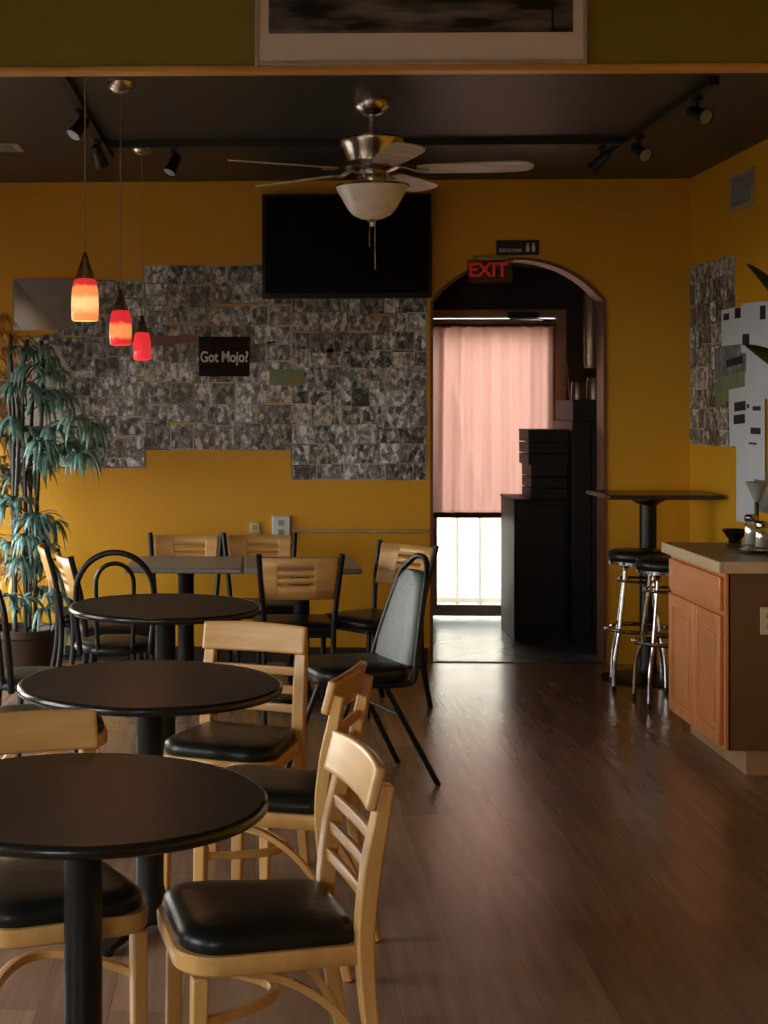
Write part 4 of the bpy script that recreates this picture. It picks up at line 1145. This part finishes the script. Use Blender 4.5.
def crate(x0, x1, y0, y1, z0, z1, label):
    t = thing('wooden_crate', label, 'crate', ((x0 + x1) / 2, (y0 + y1) / 2, z0), 0, 'dark crates on the low cabinet')
    w, d, h_ = (x1 - x0) / 2, (y1 - y0) / 2, z1 - z0
    bm = bmesh.new(); n = 3; g_ = .008; hh = (h_ - g_ * (n - 1)) / n
    for k in range(n):
        z = k * (hh + g_)
        bx(-w, w, -d, -d + .012, z, z + hh, bm); bx(-w, w, d - .012, d, z, z + hh, bm)
        bx(-w, -w + .012, -d + .012, d - .012, z, z + hh, bm); bx(w - .012, w, -d + .012, d - .012, z, z + hh, bm)
    obj('slatted_sides', bm, M['darkwood2'], t)
    bm = bx(-w + .012, w - .012, -d + .012, d - .012, 0, .012)
    obj('base', bm, M['darkwood2'], t)
    obj('lid', bx(-w - .003, w + .003, -d - .003, d + .003, h_, h_ + .012), M['darkwood2'], t)
crate(1.845, 2.08, 10.45, 10.80, .942, 1.155, 'lower dark slatted crate standing on the low cabinet')
crate(1.825, 2.085, 10.43, 10.80, 1.168, 1.39, 'upper dark slatted crate, topmost on the low cabinet beside the curtain')
def cyl_item(name, x, y, z, r, h_, m, label, cat):
    o = obj(name, lathe(bmesh.new(), [(0, 0), (r, 0), (r * 1.03, h_ * .1), (r, h_ * .8), (r * .9, h_), (r * .8, h_), (r * .85, h_ * .7), (0, h_ * .68)], 24), m); o.location = (x, y, z)
    tag(o, label, cat, 'metal pots on the dark cabinet')
M['paleware'] = mat('pale brown metal', (.28, .18, .12), .3, .5, noise=12)
cyl_item('canister', 2.15, 10.42, 1.60, .045, .12, M['paleware'], 'pale canister on the tall cabinet close to the door frame', 'canister')
cyl_item('canister', 2.26, 10.42, 1.60, .055, .15, M['paleware'], 'wider brown canister on the tall cabinet below the hanging tube', 'canister')
bm = bmesh.new(); box(bm, (0, 0, .17), (.13, .02, .34)); o = obj('wooden_board', bm, mat('brown board wood', (.16, .08, .05), .5, noise=5), bevel=.005); o.location = (2.20, 10.68, 1.602); o.rotation_euler = (R(-8), 0, R(25))
tag(o, 'brown wooden board leaning above the canisters in the vestibule', 'board')
bm = bmesh.new(); lathe(bm, [(0, 0), (.040, 0), (.045, .03), (.045, .45), (.04, .47), (0, .47)], 24)
t = thing('jamb_tube', 'pale upright tube hung inside the right side of the arch', 'wall tube', (2.10, 9.78, 1.80))  # plain hanging tube like rolled paper, gives no light
obj('tube_body', bm, M['paleware'], t); bm = bx(-.02, .03, -.02, .02, .46, .50); obj('hanger', bm, M['darkwood'], t)

# ------------------------------------------------------------------ light and camera
w = bpy.data.worlds.new('overcast'); SC.world = w; w.use_nodes = True
nt = w.node_tree; bg = nt.nodes['Background']
tc = nt.nodes.new('ShaderNodeTexCoord'); sp = nt.nodes.new('ShaderNodeSeparateXYZ'); nt.links.new(tc.outputs['Generated'], sp.inputs[0])
rp_ = nt.nodes.new('ShaderNodeValToRGB'); rp_.color_ramp.elements[0].position = .0; rp_.color_ramp.elements[0].color = (1.0, .97, .88, 1)
rp_.color_ramp.elements[1].position = .7; rp_.color_ramp.elements[1].color = (.86, .94, 1.0, 1)
nt.links.new(sp.outputs[2], rp_.inputs[0]); nt.links.new(rp_.outputs[0], bg.inputs[0])
bg.inputs[1].default_value = 12.0

def portal(loc, rot, sx, sy):
    l = bpy.data.lights.new('window_portal', 'AREA'); l.shape = 'RECTANGLE'; l.size = sx; l.size_y = sy
    l.cycles.is_portal = True
    o = bpy.data.objects.new('window_portal', l); COL.objects.link(o); o.location = loc; o.rotation_euler = rot
for b0, b1, z0, z1 in LW: portal((XL - .16, (b0 + b1) / 2, (z0 + z1) / 2), (0, R(-90), 0), z1 - z0, b1 - b0)
for b0, b1, z0, z1 in FW: portal(((b0 + b1) / 2, YF - .16, (z0 + z1) / 2), (R(90), 0, 0), b1 - b0, z1 - z0)
portal((1.74, DY + .08, 1.12), (R(-90), 0, 0), .9, 2.2)

cam = bpy.data.cameras.new('camera'); co = bpy.data.objects.new('camera', cam); COL.objects.link(co)
co.location = (0, 0, 1.6); co.rotation_euler = (R(90), 0, TH)
cam.sensor_fit = 'AUTO'; cam.sensor_width = 36; cam.lens = 1550 / 1024 * 36
cam.shift_x = (384 - 187) / 1024; cam.shift_y = -(512 - 400) / 1024
cam.clip_end = 200
SC.camera = co
SC.view_settings.view_transform = 'Standard'; SC.view_settings.look = 'None'
SC.view_settings.gamma = 1; SC.view_settings.exposure = 0.08; SC.view_settings.use_curve_mapping = False
SC.cycles.max_bounces = 10; SC.cycles.diffuse_bounces = 5; SC.cycles.transparent_max_bounces = 12
SC.cycles.use_denoising = True; SC.cycles.sample_clamp_indirect = 6
SC.cycles.caustics_reflective = False; SC.cycles.caustics_refractive = False
